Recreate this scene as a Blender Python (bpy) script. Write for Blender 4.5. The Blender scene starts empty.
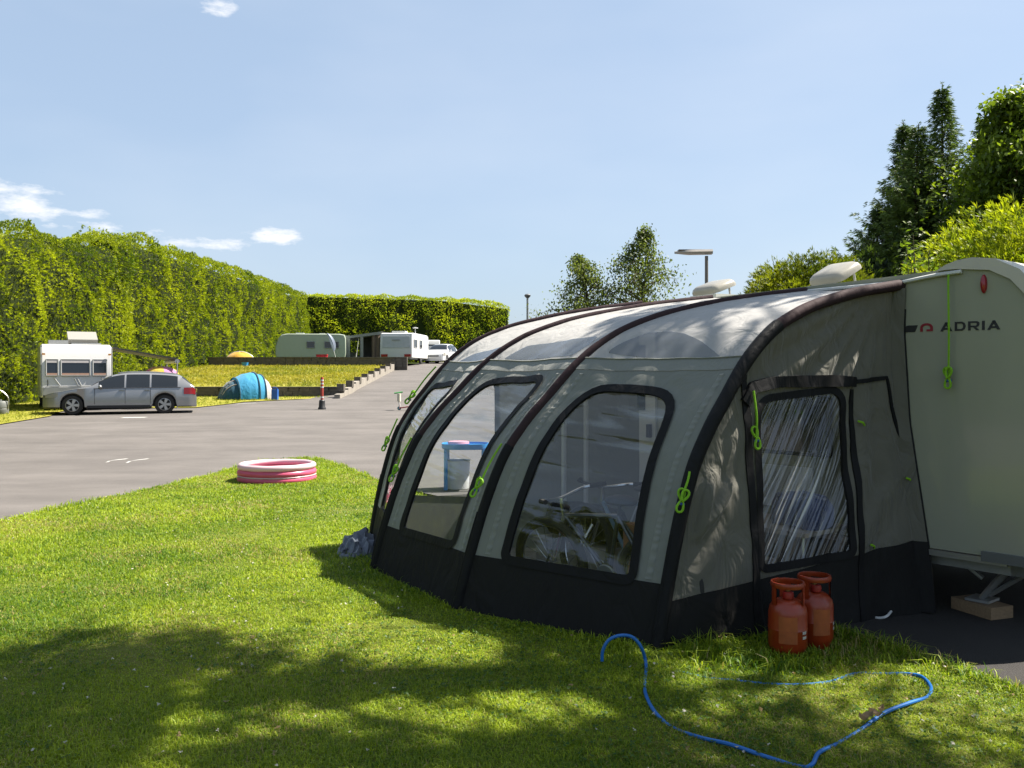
import bpy, bmesh, math, random
import numpy as np
from mathutils import Vector, Matrix, noise
from mathutils.geometry import delaunay_2d_cdt
PI = math.pi
R = math.radians
random.seed(7)
rng = np.random.default_rng(7)
SC = bpy.context.scene
COL = SC.collection
F, EYE, HY = 900.0, 1.7, 372.0          # focal length in px, eye height, horizon row

def at(px, py, Y):                        # a pixel at a known distance -> a point
    return Vector(((px - 512) / F * Y, Y, EYE - (py - HY) / F * Y))
def gp(px, py, z=0.0):                    # a pixel on a level surface of height z
    Y = (EYE - z) * F / (py - HY)
    return Vector(((px - 512) / F * Y, Y, z))

# ------------------------------------------------------------------ materials
ALB = .70                                # all surface colours below were picked a stop too light
def nodes_of(m):
    m.use_nodes = True
    nt = m.node_tree
    nt.nodes.clear()
    return nt, nt.nodes, nt.links
def mat(name, col, rough=.6, spec=.5, metal=0., var=.15, vscale=6., bump=0., bscale=40., trans=0., coat=0., stretch=(1, 1, 1), detail=4, tcol=None, sheen=0.):
    m = bpy.data.materials.new(name)
    nt, N, L = nodes_of(m)
    out = N.new('ShaderNodeOutputMaterial')
    b = N.new('ShaderNodeBsdfPrincipled')
    b.inputs['Roughness'].default_value = rough
    b.inputs['Specular IOR Level'].default_value = spec
    b.inputs['Metallic'].default_value = metal
    b.inputs['Coat Weight'].default_value = coat
    b.inputs['Sheen Weight'].default_value = sheen
    tc = N.new('ShaderNodeTexCoord')
    mp = N.new('ShaderNodeMapping')
    mp.inputs['Scale'].default_value = stretch
    L.new(tc.outputs['Object'], mp.inputs[0])
    nz = N.new('ShaderNodeTexNoise')
    nz.inputs['Scale'].default_value = vscale
    nz.inputs['Detail'].default_value = detail
    L.new(mp.outputs[0], nz.inputs['Vector'])
    mx = N.new('ShaderNodeMix'); mx.data_type = 'RGBA'
    c = np.array(col[:3]) * ALB
    mx.inputs[6].default_value = (*np.clip(c * (1 - var), 0, 1), 1)
    mx.inputs[7].default_value = (*np.clip(c * (1 + var), 0, 1), 1)
    L.new(nz.outputs['Fac'], mx.inputs[0])
    L.new(mx.outputs[2], b.inputs['Base Color'])
    if bump:
        nb = N.new('ShaderNodeTexNoise')
        nb.inputs['Scale'].default_value = bscale
        nb.inputs['Detail'].default_value = 5
        L.new(mp.outputs[0], nb.inputs['Vector'])
        bp = N.new('ShaderNodeBump')
        bp.inputs['Strength'].default_value = bump
        bp.inputs['Distance'].default_value = .02
        L.new(nb.outputs['Fac'], bp.inputs['Height'])
        L.new(bp.outputs[0], b.inputs['Normal'])
    if trans:
        t = N.new('ShaderNodeBsdfTranslucent')
        if tcol: t.inputs[0].default_value = (*[ALB * q for q in tcol], 1)
        else: L.new(mx.outputs[2], t.inputs[0])
        ms = N.new('ShaderNodeMixShader'); ms.inputs[0].default_value = trans
        L.new(b.outputs[0], ms.inputs[1]); L.new(t.outputs[0], ms.inputs[2])
        L.new(ms.outputs[0], out.inputs[0])
    else:
        L.new(b.outputs[0], out.inputs[0])
    return m

def leaf_mat(name, rough=.5, trans=.4, spec=.3):
    m = bpy.data.materials.new(name)
    nt, N, L = nodes_of(m)
    out = N.new('ShaderNodeOutputMaterial')
    b = N.new('ShaderNodeBsdfPrincipled')
    b.inputs['Roughness'].default_value = rough
    b.inputs['Specular IOR Level'].default_value = spec
    at_ = N.new('ShaderNodeAttribute'); at_.attribute_name = 'Col'
    sc_ = N.new('ShaderNodeVectorMath'); sc_.operation = 'SCALE'; sc_.inputs['Scale'].default_value = ALB; L.new(at_.outputs['Color'], sc_.inputs[0])
    L.new(sc_.outputs[0], b.inputs['Base Color'])
    t = N.new('ShaderNodeBsdfTranslucent')
    mu = N.new('ShaderNodeMix'); mu.data_type = 'RGBA'; mu.blend_type = 'MULTIPLY'; mu.inputs[0].default_value = 1
    mu.inputs[7].default_value = (1.25, 1.3, .6, 1)
    L.new(sc_.outputs[0], mu.inputs[6]); L.new(mu.outputs[2], t.inputs[0])
    ms = N.new('ShaderNodeMixShader'); ms.inputs[0].default_value = trans
    L.new(b.outputs[0], ms.inputs[1]); L.new(t.outputs[0], ms.inputs[2]); L.new(ms.outputs[0], out.inputs[0])
    return m

def plastic_film(name, scale, rot=0., haze=.07, strength=.5, refl=.1, tint=(.9, .93, .95), hcol=(.6, .62, .62), crease=.0, slack=None, detail=3, lo=.53, hi=.74):
    """clear flexible pvc: see-through, glossy, wrinkled along one direction"""
    m = bpy.data.materials.new(name)
    nt, N, L = nodes_of(m)
    out = N.new('ShaderNodeOutputMaterial')
    tr = N.new('ShaderNodeBsdfTransparent'); tr.inputs[0].default_value = (*tint, 1)
    gl = N.new('ShaderNodeBsdfGlossy'); gl.inputs['Roughness'].default_value = .06
    df = N.new('ShaderNodeBsdfDiffuse'); df.inputs[0].default_value = (*[ALB * q for q in hcol], 1)
    uv = N.new('ShaderNodeUVMap')
    mr = N.new('ShaderNodeMapping'); mr.inputs['Rotation'].default_value = (0, 0, rot); L.new(uv.outputs[0], mr.inputs[0])
    mp = N.new('ShaderNodeMapping'); mp.inputs['Scale'].default_value = (*scale, 1)
    L.new(mr.outputs[0], mp.inputs[0])
    n1 = N.new('ShaderNodeTexNoise'); n1.inputs['Scale'].default_value = 1; n1.inputs['Detail'].default_value = detail; n1.inputs['Roughness'].default_value = .55; n1.inputs['Distortion'].default_value = .5
    L.new(mp.outputs[0], n1.inputs['Vector'])
    bp = N.new('ShaderNodeBump'); bp.inputs['Strength'].default_value = strength; bp.inputs['Distance'].default_value = .055
    sm = None
    if slack:                              # the sheet is slacker, and its painted glints stronger, towards the top edge
        sx = N.new('ShaderNodeSeparateXYZ'); L.new(uv.outputs[0], sx.inputs[0])
        sm = N.new('ShaderNodeMapRange'); sm.inputs[1].default_value = slack[0]; sm.inputs[2].default_value = slack[1]; sm.inputs[3].default_value = .06; sm.inputs[4].default_value = 1
        L.new(sx.outputs[1], sm.inputs[0])
        hm = N.new('ShaderNodeMath'); hm.operation = 'MULTIPLY'; L.new(n1.outputs['Fac'], hm.inputs[0]); L.new(sm.outputs[0], hm.inputs[1]); L.new(hm.outputs[0], bp.inputs['Height'])
    else: L.new(n1.outputs['Fac'], bp.inputs['Height'])
    L.new(bp.outputs[0], gl.inputs['Normal'])
    # Schlick reflectance that does not care which way the film faces
    ge = N.new('ShaderNodeNewGeometry'); dt = N.new('ShaderNodeVectorMath'); dt.operation = 'DOT_PRODUCT'
    L.new(ge.outputs['Incoming'], dt.inputs[0]); L.new(bp.outputs[0], dt.inputs[1])
    def mm(op, a, b=None):
        n = N.new('ShaderNodeMath'); n.operation = op; n.use_clamp = op in ('SUBTRACT', 'ADD')
        for i, q in enumerate((a, b)):
            if q is None: continue
            if isinstance(q, (int, float)): n.inputs[i].default_value = q
            else: L.new(q, n.inputs[i])
        return n
    cosn = mm('ABSOLUTE', dt.outputs['Value']); om = mm('SUBTRACT', 1.0, cosn.outputs[0]); p5 = mm('POWER', om.outputs[0], 5.0)
    ad = mm('ADD', mm('MULTIPLY', p5.outputs[0], .9).outputs[0], refl)
    m1 = N.new('ShaderNodeMixShader')
    # whitened creases, glints and sky streaks put into the colour; flat film stays clear
    cr = N.new('ShaderNodeMapRange'); cr.inputs[1].default_value = lo; cr.inputs[2].default_value = hi; cr.inputs[3].default_value = haze; cr.inputs[4].default_value = haze + crease
    L.new(n1.outputs['Fac'], cr.inputs[0])
    if slack:
        cm = N.new('ShaderNodeMath'); cm.operation = 'MULTIPLY'; L.new(cr.outputs[0], cm.inputs[0]); L.new(sm.outputs[0], cm.inputs[1]); L.new(cm.outputs[0], m1.inputs[0])
    else: L.new(cr.outputs[0], m1.inputs[0])
    t2 = N.new('ShaderNodeBsdfTranslucent'); t2.inputs[0].default_value = (*[ALB * q for q in hcol], 1)
    md = N.new('ShaderNodeMixShader'); md.inputs[0].default_value = .35; L.new(df.outputs[0], md.inputs[1]); L.new(t2.outputs[0], md.inputs[2])
    L.new(tr.outputs[0], m1.inputs[1]); L.new(md.outputs[0], m1.inputs[2])
    m2 = N.new('ShaderNodeMixShader')
    L.new(ad.outputs[0], m2.inputs[0]); L.new(m1.outputs[0], m2.inputs[1]); L.new(gl.outputs[0], m2.inputs[2])
    L.new(m2.outputs[0], out.inputs[0])
    return m

# ------------------------------------------------------------------ mesh builder
class MB:
    def __init__(s): s.v = []; s.f = []; s.uv = None
    def add(s, vs, fs):
        o = len(s.v)
        s.v += [tuple(p) for p in vs]
        s.f += [tuple(i + o for i in f) for f in fs]
        return s
    def box(s, x0, x1, y0, y1, z0, z1, M=None):
        vs = [Vector((x, y, z)) for z in (z0, z1) for y in (y0, y1) for x in (x0, x1)]
        if M: vs = [M @ p for p in vs]
        return s.add(vs, [(0, 2, 3, 1), (4, 5, 7, 6), (0, 1, 5, 4), (2, 6, 7, 3), (0, 4, 6, 2), (1, 3, 7, 5)])
    def tube(s, pts, r, n=8, closed=False, caps=True):
        pts = [Vector(p) for p in pts]
        m = len(pts)
        rs = r if hasattr(r, '__len__') else [r] * m
        nrm = None; vs = []
        for i, p in enumerate(pts):
            if closed: t = pts[(i + 1) % m] - pts[i - 1]
            else: t = pts[min(i + 1, m - 1)] - pts[max(i - 1, 0)]
            if t.length < 1e-9: t = Vector((0, 0, 1))
            t.normalize()
            if nrm is None:
                a = Vector((0, 0, 1)) if abs(t.z) < .9 else Vector((1, 0, 0))
                nrm = (a - t * a.dot(t)).normalized()
            else:
                nrm = (nrm - t * nrm.dot(t))
                nrm = nrm.normalized() if nrm.length > 1e-6 else t.orthogonal().normalized()
            b = t.cross(nrm)
            for k in range(n):
                q = 2 * PI * k / n
                vs.append(p + (nrm * math.cos(q) + b * math.sin(q)) * rs[i])
        fs = []
        for i in range(m if closed else m - 1):
            j = (i + 1) % m
            for k in range(n):
                k2 = (k + 1) % n
                fs.append((i * n + k, j * n + k, j * n + k2, i * n + k2))
        if not closed and caps:
            fs.append(tuple(range(n))); fs.append(tuple((m - 1) * n + k for k in reversed(range(n))))
        return s.add(vs, fs)
    def lathe(s, prof, n=32, c=(0, 0, 0), a0=0., a1=2 * PI, M=None):
        full = abs(a1 - a0 - 2 * PI) < 1e-6
        k = n if full else n + 1
        vs = []
        for (r, z) in prof:
            for i in range(k):
                q = a0 + (a1 - a0) * i / n
                p = Vector((c[0] + r * math.cos(q), c[1] + r * math.sin(q), c[2] + z))
                vs.append(M @ p if M else p)
        fs = []
        for j in range(len(prof) - 1):
            for i in range(n):
                i2 = (i + 1) % k
                fs.append((j * k + i, j * k + i2, (j + 1) * k + i2, (j + 1) * k + i))
        return s.add(vs, fs)
    def grid(s, P):                        # P[i][j] points
        n, m = len(P), len(P[0])
        return s.add([p for row in P for p in row], [(i * m + j, i * m + j + 1, (i + 1) * m + j + 1, (i + 1) * m + j) for i in range(n - 1) for j in range(m - 1)])
    def prism(s, poly, fn0, fn1):          # 2d outline between two mappings
        n = len(poly)
        return s.add([fn0(*p) for p in poly] + [fn1(*p) for p in poly],
                     [tuple(range(n)), tuple(range(2 * n - 1, n - 1, -1))] + [(i, i + n, (i + 1) % n + n, (i + 1) % n) for i in range(n)])
    def build(s, name, m=None, parent=None, smooth=True, loc=None, fix=True):
        me = bpy.data.meshes.new(name)
        me.from_pydata([tuple(p) for p in s.v], [], s.f)
        if s.uv is not None:
            ul = me.uv_layers.new(name='UVMap')
            li = np.empty(len(me.loops), np.int32); me.loops.foreach_get('vertex_index', li)
            ul.data.foreach_set('uv', np.array(s.uv, np.float32)[li].ravel())
        if fix:
            bm = bmesh.new(); bm.from_mesh(me)
            bmesh.ops.recalc_face_normals(bm, faces=bm.faces)
            bm.to_mesh(me); bm.free()
        if smooth:
            me.polygons.foreach_set('use_smooth', [True] * len(me.polygons))
            try: me.set_sharp_from_angle(angle=R(38))
            except Exception: pass
        o = bpy.data.objects.new(name, me)
        COL.objects.link(o)
        if m: me.materials.append(m)
        if parent is not None:
            o.parent = parent
            o.matrix_parent_inverse = Matrix.Translation(-world_loc(parent))
        if loc is not None: o.location = loc
        return o

def world_loc(o):
    # every root here carries only a translation while its parts are being built
    l = Vector(o.location)
    if o.parent is not None:
        l = l + o.matrix_parent_inverse.translation + world_loc(o.parent)
    return l

def fast_mesh(name, V, faces4, cols=None, m=None, tri=None):
    me = bpy.data.meshes.new(name)
    nq = len(faces4); ntri = 0 if tri is None else len(tri)
    me.vertices.add(len(V)); me.vertices.foreach_set('co', np.ascontiguousarray(V, np.float32).ravel())
    loops = faces4.ravel() if tri is None else np.concatenate([faces4.ravel(), tri.ravel()])
    me.loops.add(len(loops)); me.loops.foreach_set('vertex_index', loops.astype(np.int32))
    me.polygons.add(nq + ntri)
    ls = np.arange(nq) * 4
    if ntri: ls = np.concatenate([ls, nq * 4 + np.arange(ntri) * 3])
    me.polygons.foreach_set('loop_start', ls.astype(np.int32))
    if cols is not None:
        ca = me.color_attributes.new('Col', 'FLOAT_COLOR', 'POINT')
        c4 = np.ones((len(V), 4), np.float32); c4[:, :3] = cols
        ca.data.foreach_set('color', c4.ravel())
    me.update(calc_edges=True)
    me.validate()
    if m: me.materials.append(m)
    return me

def link(name, me, parent=None):
    o = bpy.data.objects.new(name, me); COL.objects.link(o)
    if parent is not None:
        o.parent = parent; o.matrix_parent_inverse = Matrix.Translation(-world_loc(parent))
    return o
def tag(o, label=None, cat=None, group=None, kind=None):
    if label: o['label'] = label
    if cat: o['category'] = cat
    if group: o['group'] = group
    if kind: o['kind'] = kind
    return o
def thing(name, label, cat, loc=(0, 0, 0), group=None):
    o = bpy.data.objects.new(name, None); COL.objects.link(o)
    o.location = loc; o.empty_display_size = .2
    return tag(o, label, cat, group)
def struct(o): o['kind'] = 'structure'; return o

def unit(a): return a / np.maximum(np.linalg.norm(a, axis=-1, keepdims=True), 1e-9)
def rand_unit(n):
    return unit(rng.normal(size=(n, 3)))
def leaf_quads(P, D, W, L, width, cols, droop=.15):
    """diamond shaped leaves: P base, D direction, W side direction (all n x 3)"""
    n = len(P); L = np.broadcast_to(np.asarray(L, float).reshape(-1, 1), (n, 1)); w = np.broadcast_to(np.asarray(width, float).reshape(-1, 1), (n, 1))
    up = np.array([0, 0, 1.])
    a = P; mid = P + D * L * .5
    v = np.stack([a, mid + W * w * .5, P + D * L - up * L * droop, mid - W * w * .5], 1).reshape(-1, 3)
    f = np.arange(4 * n).reshape(n, 4)
    return v, f, np.repeat(cols, 4, 0)
def sprays(P, D, size, cols, nleaf=6, spread=1.0, aspect=.28, droop=.12):
    """fans of narrow leaflets, one fan per point"""
    n = len(P)
    side = unit(np.cross(D, rand_unit(n)))
    vs, fs, cs, o = [], [], [], 0
    for j in range(nleaf):
        a = (j / (nleaf - 1) - .5) * 2 * spread
        d = unit(D * math.cos(a) + side * math.sin(a) + rng.normal(size=(n, 3)) * .18)
        nrm = unit(np.cross(d, side) + rng.normal(size=(n, 3)) * .35)
        w = unit(np.cross(nrm, d))
        l = size * rng.uniform(.65, 1.1, n) * (1 - .35 * abs(a) / max(spread, .01))
        v, f, c = leaf_quads(P + D * (size * .1)[:, None] if hasattr(size, '__len__') else P, d, w, l, l * aspect, cols * rng.uniform(.85, 1.15, (n, 1)), droop)
        vs.append(v); fs.append(f + o); cs.append(c); o += len(v)
    return np.concatenate(vs), np.concatenate(fs), np.concatenate(cs)
def join_parts(parts):
    vs, fs, cs, o = [], [], [], 0
    for v, f, c in parts:
        vs.append(v); fs.append(f + o); cs.append(c); o += len(v)
    return np.concatenate(vs), np.concatenate(fs), np.concatenate(cs)
def mixc(a, b, t): return np.array(a)[None] * (1 - t[:, None]) + np.array(b)[None] * t[:, None]

# ------------------------------------------------------------------ camera, light, sky
cam = bpy.data.cameras.new('camera'); co = bpy.data.objects.new('camera', cam); COL.objects.link(co)
cam.sensor_width = 36; cam.lens = F / 1024 * 36; cam.shift_y = -12 / 1024
cam.clip_start = .1; cam.clip_end = 3000
co.location = (0, 0, EYE); co.rotation_euler = (PI / 2, 0, 0)
SC.camera = co
SUN_AZ, SUN_EL = math.atan2(.94, .34), R(54)     # azimuth clockwise from +Y
S = Vector((math.sin(SUN_AZ) * math.cos(SUN_EL), math.cos(SUN_AZ) * math.cos(SUN_EL), math.sin(SUN_EL)))
sl = bpy.data.lights.new('sun', 'SUN'); so = bpy.data.objects.new('sun', sl); COL.objects.link(so)
sl.energy = 5.0; sl.angle = R(.53); sl.color = (1, .93, .82)
so.rotation_euler = (-S).to_track_quat('-Z', 'Y').to_euler()
so.location = (20, 10, 40)
W = bpy.data.worlds.new('World'); SC.world = W; W.use_nodes = True
nt = W.node_tree; N = nt.nodes; L = nt.links
bg = N['Background']; bg.inputs['Strength'].default_value = .05
sky = N.new('ShaderNodeTexSky'); sky.sky_type = 'NISHITA'; sky.sun_disc = False
sky.sun_elevation = SUN_EL; sky.sun_rotation = SUN_AZ
sky.altitude = 50; sky.air_density = 1.0; sky.dust_density = 1.6; sky.ozone_density = 1.3
# thin summer clouds: soft patches at fixed directions of the sky, broken up by noise
tc = N.new('ShaderNodeTexCoord')
def vmath(op, a, b=None):
    n = N.new('ShaderNodeVectorMath'); n.operation = op
    L.new(a, n.inputs[0])
    if b is not None:
        if isinstance(b, tuple): n.inputs[1].default_value = b
        else: L.new(b, n.inputs[1])
    return n.outputs[0] if op not in ('DOT_PRODUCT', 'LENGTH') else n.outputs['Value']
def smath(op, a, b=None, clamp=False):
    n = N.new('ShaderNodeMath'); n.operation = op; n.use_clamp = clamp
    for i, q in enumerate((a, b)):
        if q is None: continue
        if isinstance(q, (int, float)): n.inputs[i].default_value = q
        else: L.new(q, n.inputs[i])
    return n.outputs[0]
wn = N.new('ShaderNodeTexNoise'); wn.inputs['Scale'].default_value = 24; wn.inputs['Detail'].default_value = 8; wn.inputs['Roughness'].default_value = .62
mpw = N.new('ShaderNodeMapping'); mpw.inputs['Scale'].default_value = (1, 1, 2.8)
L.new(tc.outputs['Generated'], mpw.inputs[0]); L.new(mpw.outputs[0], wn.inputs['Vector'])
total = None
CLOUDS = [(5, 187, .045, .009, .95), (15, 206, .055, .013, 1.1), (65, 212, .04, .007, .7), (278, 236, .034, .010, 1.1), (225, 243, .06, .008, .7), (210, 3, .024, .012, .85), (115, 229, .06, .005, .7), (60, 222, .07, .006, .6)]
for (px, py, sx, sy, st) in CLOUDS:
    d = Vector(((px - 512) / F, 1, (HY - py) / F)).normalized()
    e = Vector((d.y, -d.x, 0)).normalized(); u = e.cross(d)
    a = smath('DIVIDE', vmath('DOT_PRODUCT', tc.outputs['Generated'], tuple(e)), sx)
    b = smath('DIVIDE', vmath('DOT_PRODUCT', vmath('SUBTRACT', tc.outputs['Generated'], tuple(d)), tuple(u)), sy)
    fw = smath('GREATER_THAN', vmath('DOT_PRODUCT', tc.outputs['Generated'], tuple(d)), 0.)
    r2 = smath('ADD', smath('MULTIPLY', a, a), smath('MULTIPLY', b, b))
    g = smath('MULTIPLY', smath('SUBTRACT', 1.0, smath('MULTIPLY', r2, .5), True), smath('MULTIPLY', fw, st))
    total = g if total is None else smath('MAXIMUM', total, g)
cl = smath('MULTIPLY', smath('SUBTRACT', smath('ADD', smath('MULTIPLY', total, .50), smath('MULTIPLY', wn.outputs['Fac'], 1.5)), 1.0), 2.6, True)
cl = smath('MULTIPLY', cl, smath('MULTIPLY', total, 2.2, True))
# faint veil over the whole sky
n2 = N.new('ShaderNodeTexNoise'); n2.inputs['Scale'].default_value = 2.2; n2.inputs['Detail'].default_value = 4
L.new(mpw.outputs[0], n2.inputs['Vector'])
veil = smath('MULTIPLY', smath('SUBTRACT', n2.outputs['Fac'], .42, True), .5, True)
cl = smath('MAXIMUM', cl, veil)
mxw = N.new('ShaderNodeMix'); mxw.data_type = 'RGBA'
hz = N.new('ShaderNodeMix'); hz.data_type = 'RGBA'; hz.inputs[0].default_value = .6; hz.inputs[7].default_value = (3.25, 4.15, 5.35, 1); L.new(sky.outputs[0], hz.inputs[6])
L.new(cl, mxw.inputs[0]); L.new(hz.outputs[2], mxw.inputs[6]); mxw.inputs[7].default_value = (6.5, 6.6, 6.8, 1)
L.new(mxw.outputs[2], bg.inputs['Color'])
SC.view_settings.view_transform = 'Standard'; SC.view_settings.look = 'None'
SC.view_settings.exposure = 1.75; SC.view_settings.gamma = 1
SC.render.engine = 'CYCLES'
SC.cycles.use_denoising = True
try: SC.cycles.denoiser = 'OPENIMAGEDENOISE'
except Exception: pass
SC.cycles.max_bounces = 8; SC.cycles.transparent_max_bounces = 16; SC.cycles.transmission_bounces = 4
SC.cycles.caustics_reflective = False; SC.cycles.caustics_refractive = False
SC.cycles.sample_clamp_indirect = 8

# ------------------------------------------------------------------ shared materials
M_ = {}
M_['asphalt'] = mat('asphalt', (.145, .132, .124), .9, .3, var=.2, vscale=1.1, bump=.5, bscale=90, detail=9)
M_['white'] = mat('white_gel_coat', (.74, .74, .71), .32, .5, var=.03)
M_['white_paint'] = mat('white_car_paint', (.75, .76, .77), .25, .5, var=.02, coat=.6)
M_['black'] = mat('black_plastic', (.02, .02, .022), .5, .4)
M_['rubber'] = mat('rubber', (.04, .038, .036), .85, .3)
M_['alu'] = mat('aluminium', (.55, .55, .54), .4, .5, .9, var=.06)
M_['steel'] = mat('galvanised_steel', (.42, .43, .42), .5, .5, .6, var=.15, vscale=25)
M_['dark_glass'] = mat('dark_glass', (.012, .014, .016), .06, .8, var=.05)
M_['red_lens'] = mat('red_lens', (.35, .012, .02), .2, .6, var=.1)
M_['grey_plastic'] = mat('grey_plastic', (.33, .34, .34), .5)
M_['clear_grey'] = mat('smoked_dome', (.5, .48, .43), .25, .5, var=.04, trans=.3)
# ------------------------------------------------------------------ terrain
def zb(y): return float(np.interp(y, [-1e4, 14, 24, 31, 36, 42, 60], [0, 0, .12, .27, .35, .53, .6]))
def zr(y): return float(np.interp(y, [36, 42, 58, 72, 82, 120, 400], [.35, .70, 1.83, 2.4, 2.6, 2.8, 3.2]))
def zt(x, y):                             # tarmac: flat court, then the ramp on the right
    if y <= 36: return zb(y)
    t = min(1, max(0, (x + 9.5) / 1.9))
    return zb(y) * (1 - t) + zr(y) * t
def zbank(y): return float(np.interp(y, [42, 58], [1.0, 2.09]))
def zterr(y): return float(np.interp(y, [58, 72, 82, 120, 400], [2.3, 2.42, 2.6, 2.8, 3.2]))

def sheet(name, poly, zf, step, m, dz=0.):
    """one flat sheet with an outline, following the terrain"""
    pts = []; n = len(poly)
    for i in range(n):
        a, b = Vector(poly[i]), Vector(poly[(i + 1) % n])
        k = max(1, int((b - a).length / step))
        for j in range(k): pts.append(a.lerp(b, j / k))
    nb = len(pts)
    edges = [(i, (i + 1) % nb) for i in range(nb)]
    xs = [p.x for p in pts]; ys = [p.y for p in pts]
    bx = [Vector(p) for p in poly]
    def inside(x, y):
        c = False; j = n - 1
        for i in range(n):
            if (bx[i].y > y) != (bx[j].y > y) and x < (bx[j].x - bx[i].x) * (y - bx[i].y) / (bx[j].y - bx[i].y) + bx[i].x: c = not c
            j = i
        return c
    x = min(xs) + step * .5
    while x < max(xs):
        y = min(ys) + step * .5
        while y < max(ys):
            if inside(x, y): pts.append(Vector((x + random.uniform(-.1, .1) * step, y + random.uniform(-.1, .1) * step)))
            y += step
        x += step
    v, e, f, *_ = delaunay_2d_cdt([Vector(p[:2]) for p in pts], edges, [list(range(nb))], 1, 1e-5)
    b = MB(); b.add([(p.x, p.y, zf(p.x, p.y) + dz) for p in v], [tuple(t) for t in f])
    o = b.build(name, m, smooth=True, fix=False)
    if o.data.polygons[0].normal.z < 0: o.data.flip_normals()
    return struct(o)

def turf_mat(name, ca, cb, cc):
    m = bpy.data.materials.new(name); nt, N, L = nodes_of(m)
    out = N.new('ShaderNodeOutputMaterial'); b = N.new('ShaderNodeBsdfPrincipled'); b.inputs['Roughness'].default_value = .85; b.inputs['Specular IOR Level'].default_value = .15
    tc = N.new('ShaderNodeTexCoord')
    n1 = N.new('ShaderNodeTexNoise'); n1.inputs['Scale'].default_value = .7; n1.inputs['Detail'].default_value = 8; n1.inputs['Roughness'].default_value = .7
    n2 = N.new('ShaderNodeTexNoise'); n2.inputs['Scale'].default_value = 9; n2.inputs['Detail'].default_value = 8; n2.inputs['Roughness'].default_value = .75
    L.new(tc.outputs['Object'], n1.inputs[0]); L.new(tc.outputs['Object'], n2.inputs[0])
    r = N.new('ShaderNodeValToRGB'); r.color_ramp.elements[0].position = .3; r.color_ramp.elements[1].position = .7
    ca, cb, cc = [tuple(ALB * q for q in k) for k in (ca, cb, cc)]
    r.color_ramp.elements[0].color = (*ca, 1); r.color_ramp.elements[1].color = (*cb, 1)
    mxx = N.new('ShaderNodeMix'); mxx.data_type = 'RGBA'; mxx.inputs[7].default_value = (*cc, 1)
    rr = N.new('ShaderNodeMapRange'); rr.inputs[1].default_value = .45; rr.inputs[2].default_value = .75
    ad = N.new('ShaderNodeMath'); ad.operation = 'ADD'; ad.use_clamp = True
    ml = N.new('ShaderNodeMath'); ml.operation = 'MULTIPLY'; ml.inputs[1].default_value = .5
    L.new(n1.outputs['Fac'], ml.inputs[0])
    ml2 = N.new('ShaderNodeMath'); ml2.operation = 'MULTIPLY'; ml2.inputs[1].default_value = .5
    L.new(n2.outputs['Fac'], ml2.inputs[0]); L.new(ml.outputs[0], ad.inputs[0]); L.new(ml2.outputs[0], ad.inputs[1])
    L.new(ad.outputs[0], r.inputs[0]); L.new(n1.outputs['Fac'], rr.inputs[0]); L.new(rr.outputs[0], mxx.inputs[0]); L.new(r.outputs[0], mxx.inputs[6])
    L.new(mxx.outputs[2], b.inputs['Base Color'])
    bp = N.new('ShaderNodeBump'); bp.inputs['Strength'].default_value = .9; bp.inputs['Distance'].default_value = .06; L.new(n2.outputs['Fac'], bp.inputs['Height']); L.new(bp.outputs[0], b.inputs['Normal'])
    L.new(b.outputs[0], out.inputs[0]); return m
M_['turf'] = turf_mat('lawn_soil_and_thatch', (.10, .14, .012), (.2, .24, .025), (.25, .24, .05))
M_['dry_turf'] = turf_mat('dry_bank_grass', (.2, .22, .02), (.36, .33, .045), (.40, .34, .08))
M_['pad'] = mat('shade_darkened_tarmac', (.035, .032, .030), .9, .3, var=.3, vscale=2.5, bump=.6, bscale=110, detail=9)  # court tarmac again, blackened in its colour for the shade round the van
M_['field'] = turf_mat('distant_field', (.05, .08, .012), (.08, .12, .02), (.10, .11, .02))

# wide ground sheet to the horizon
gx = [-1500, -600, -250, -120, -60, -40, -30, -20, -12, -6, 0, 6, 12, 20, 30, 40, 60, 120, 250, 600, 1500]
gy = [-1500, -500, -150, -60, -20, -8, 0, 8, 14, 20, 30, 40, 50, 58, 66, 74, 84, 100, 130, 200, 400, 900, 2000]
def zground(x, y):
    return float(np.interp(y, [-1e4, 14, 36, 58, 72, 82, 120, 400, 2000], [-.10, -.10, .15, .9, 1.9, 2.3, 2.6, 3, 6]))
b = MB(); b.grid([[(x, y, zground(x, y)) for y in gy] for x in gx]); g = b.build('ground', M_['field'], fix=False)
if g.data.polygons[0].normal.z < 0: g.data.flip_normals()
struct(g)

# asphalt colour: pale worn tarmac with darker patches and tyre streaks
m = M_['asphalt']; nt_ = m.node_tree; NN = nt_.nodes; LL = nt_.links
bs = [n for n in NN if n.type == 'BSDF_PRINCIPLED'][0]; old = bs.inputs['Base Color'].links[0].from_socket
tcn = [n for n in NN if n.type == 'TEX_COORD'][0]
mpn = NN.new('ShaderNodeMapping'); mpn.inputs['Scale'].default_value = (.3, .7, .5); LL.new(tcn.outputs['Object'], mpn.inputs[0])
nn = NN.new('ShaderNodeTexNoise'); nn.inputs['Scale'].default_value = 1.1; nn.inputs['Detail'].default_value = 7; nn.inputs['Roughness'].default_value = .65; LL.new(mpn.outputs[0], nn.inputs[0])
nn2 = NN.new('ShaderNodeTexNoise'); nn2.inputs['Scale'].default_value = 130; nn2.inputs['Detail'].default_value = 3; LL.new(tcn.outputs['Object'], nn2.inputs[0])
rmp = NN.new('ShaderNodeMapRange'); rmp.inputs[1].default_value = .35; rmp.inputs[2].default_value = .65; rmp.inputs[3].default_value = .82; rmp.inputs[4].default_value = 1.12; LL.new(nn.outputs['Fac'], rmp.inputs[0])
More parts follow.
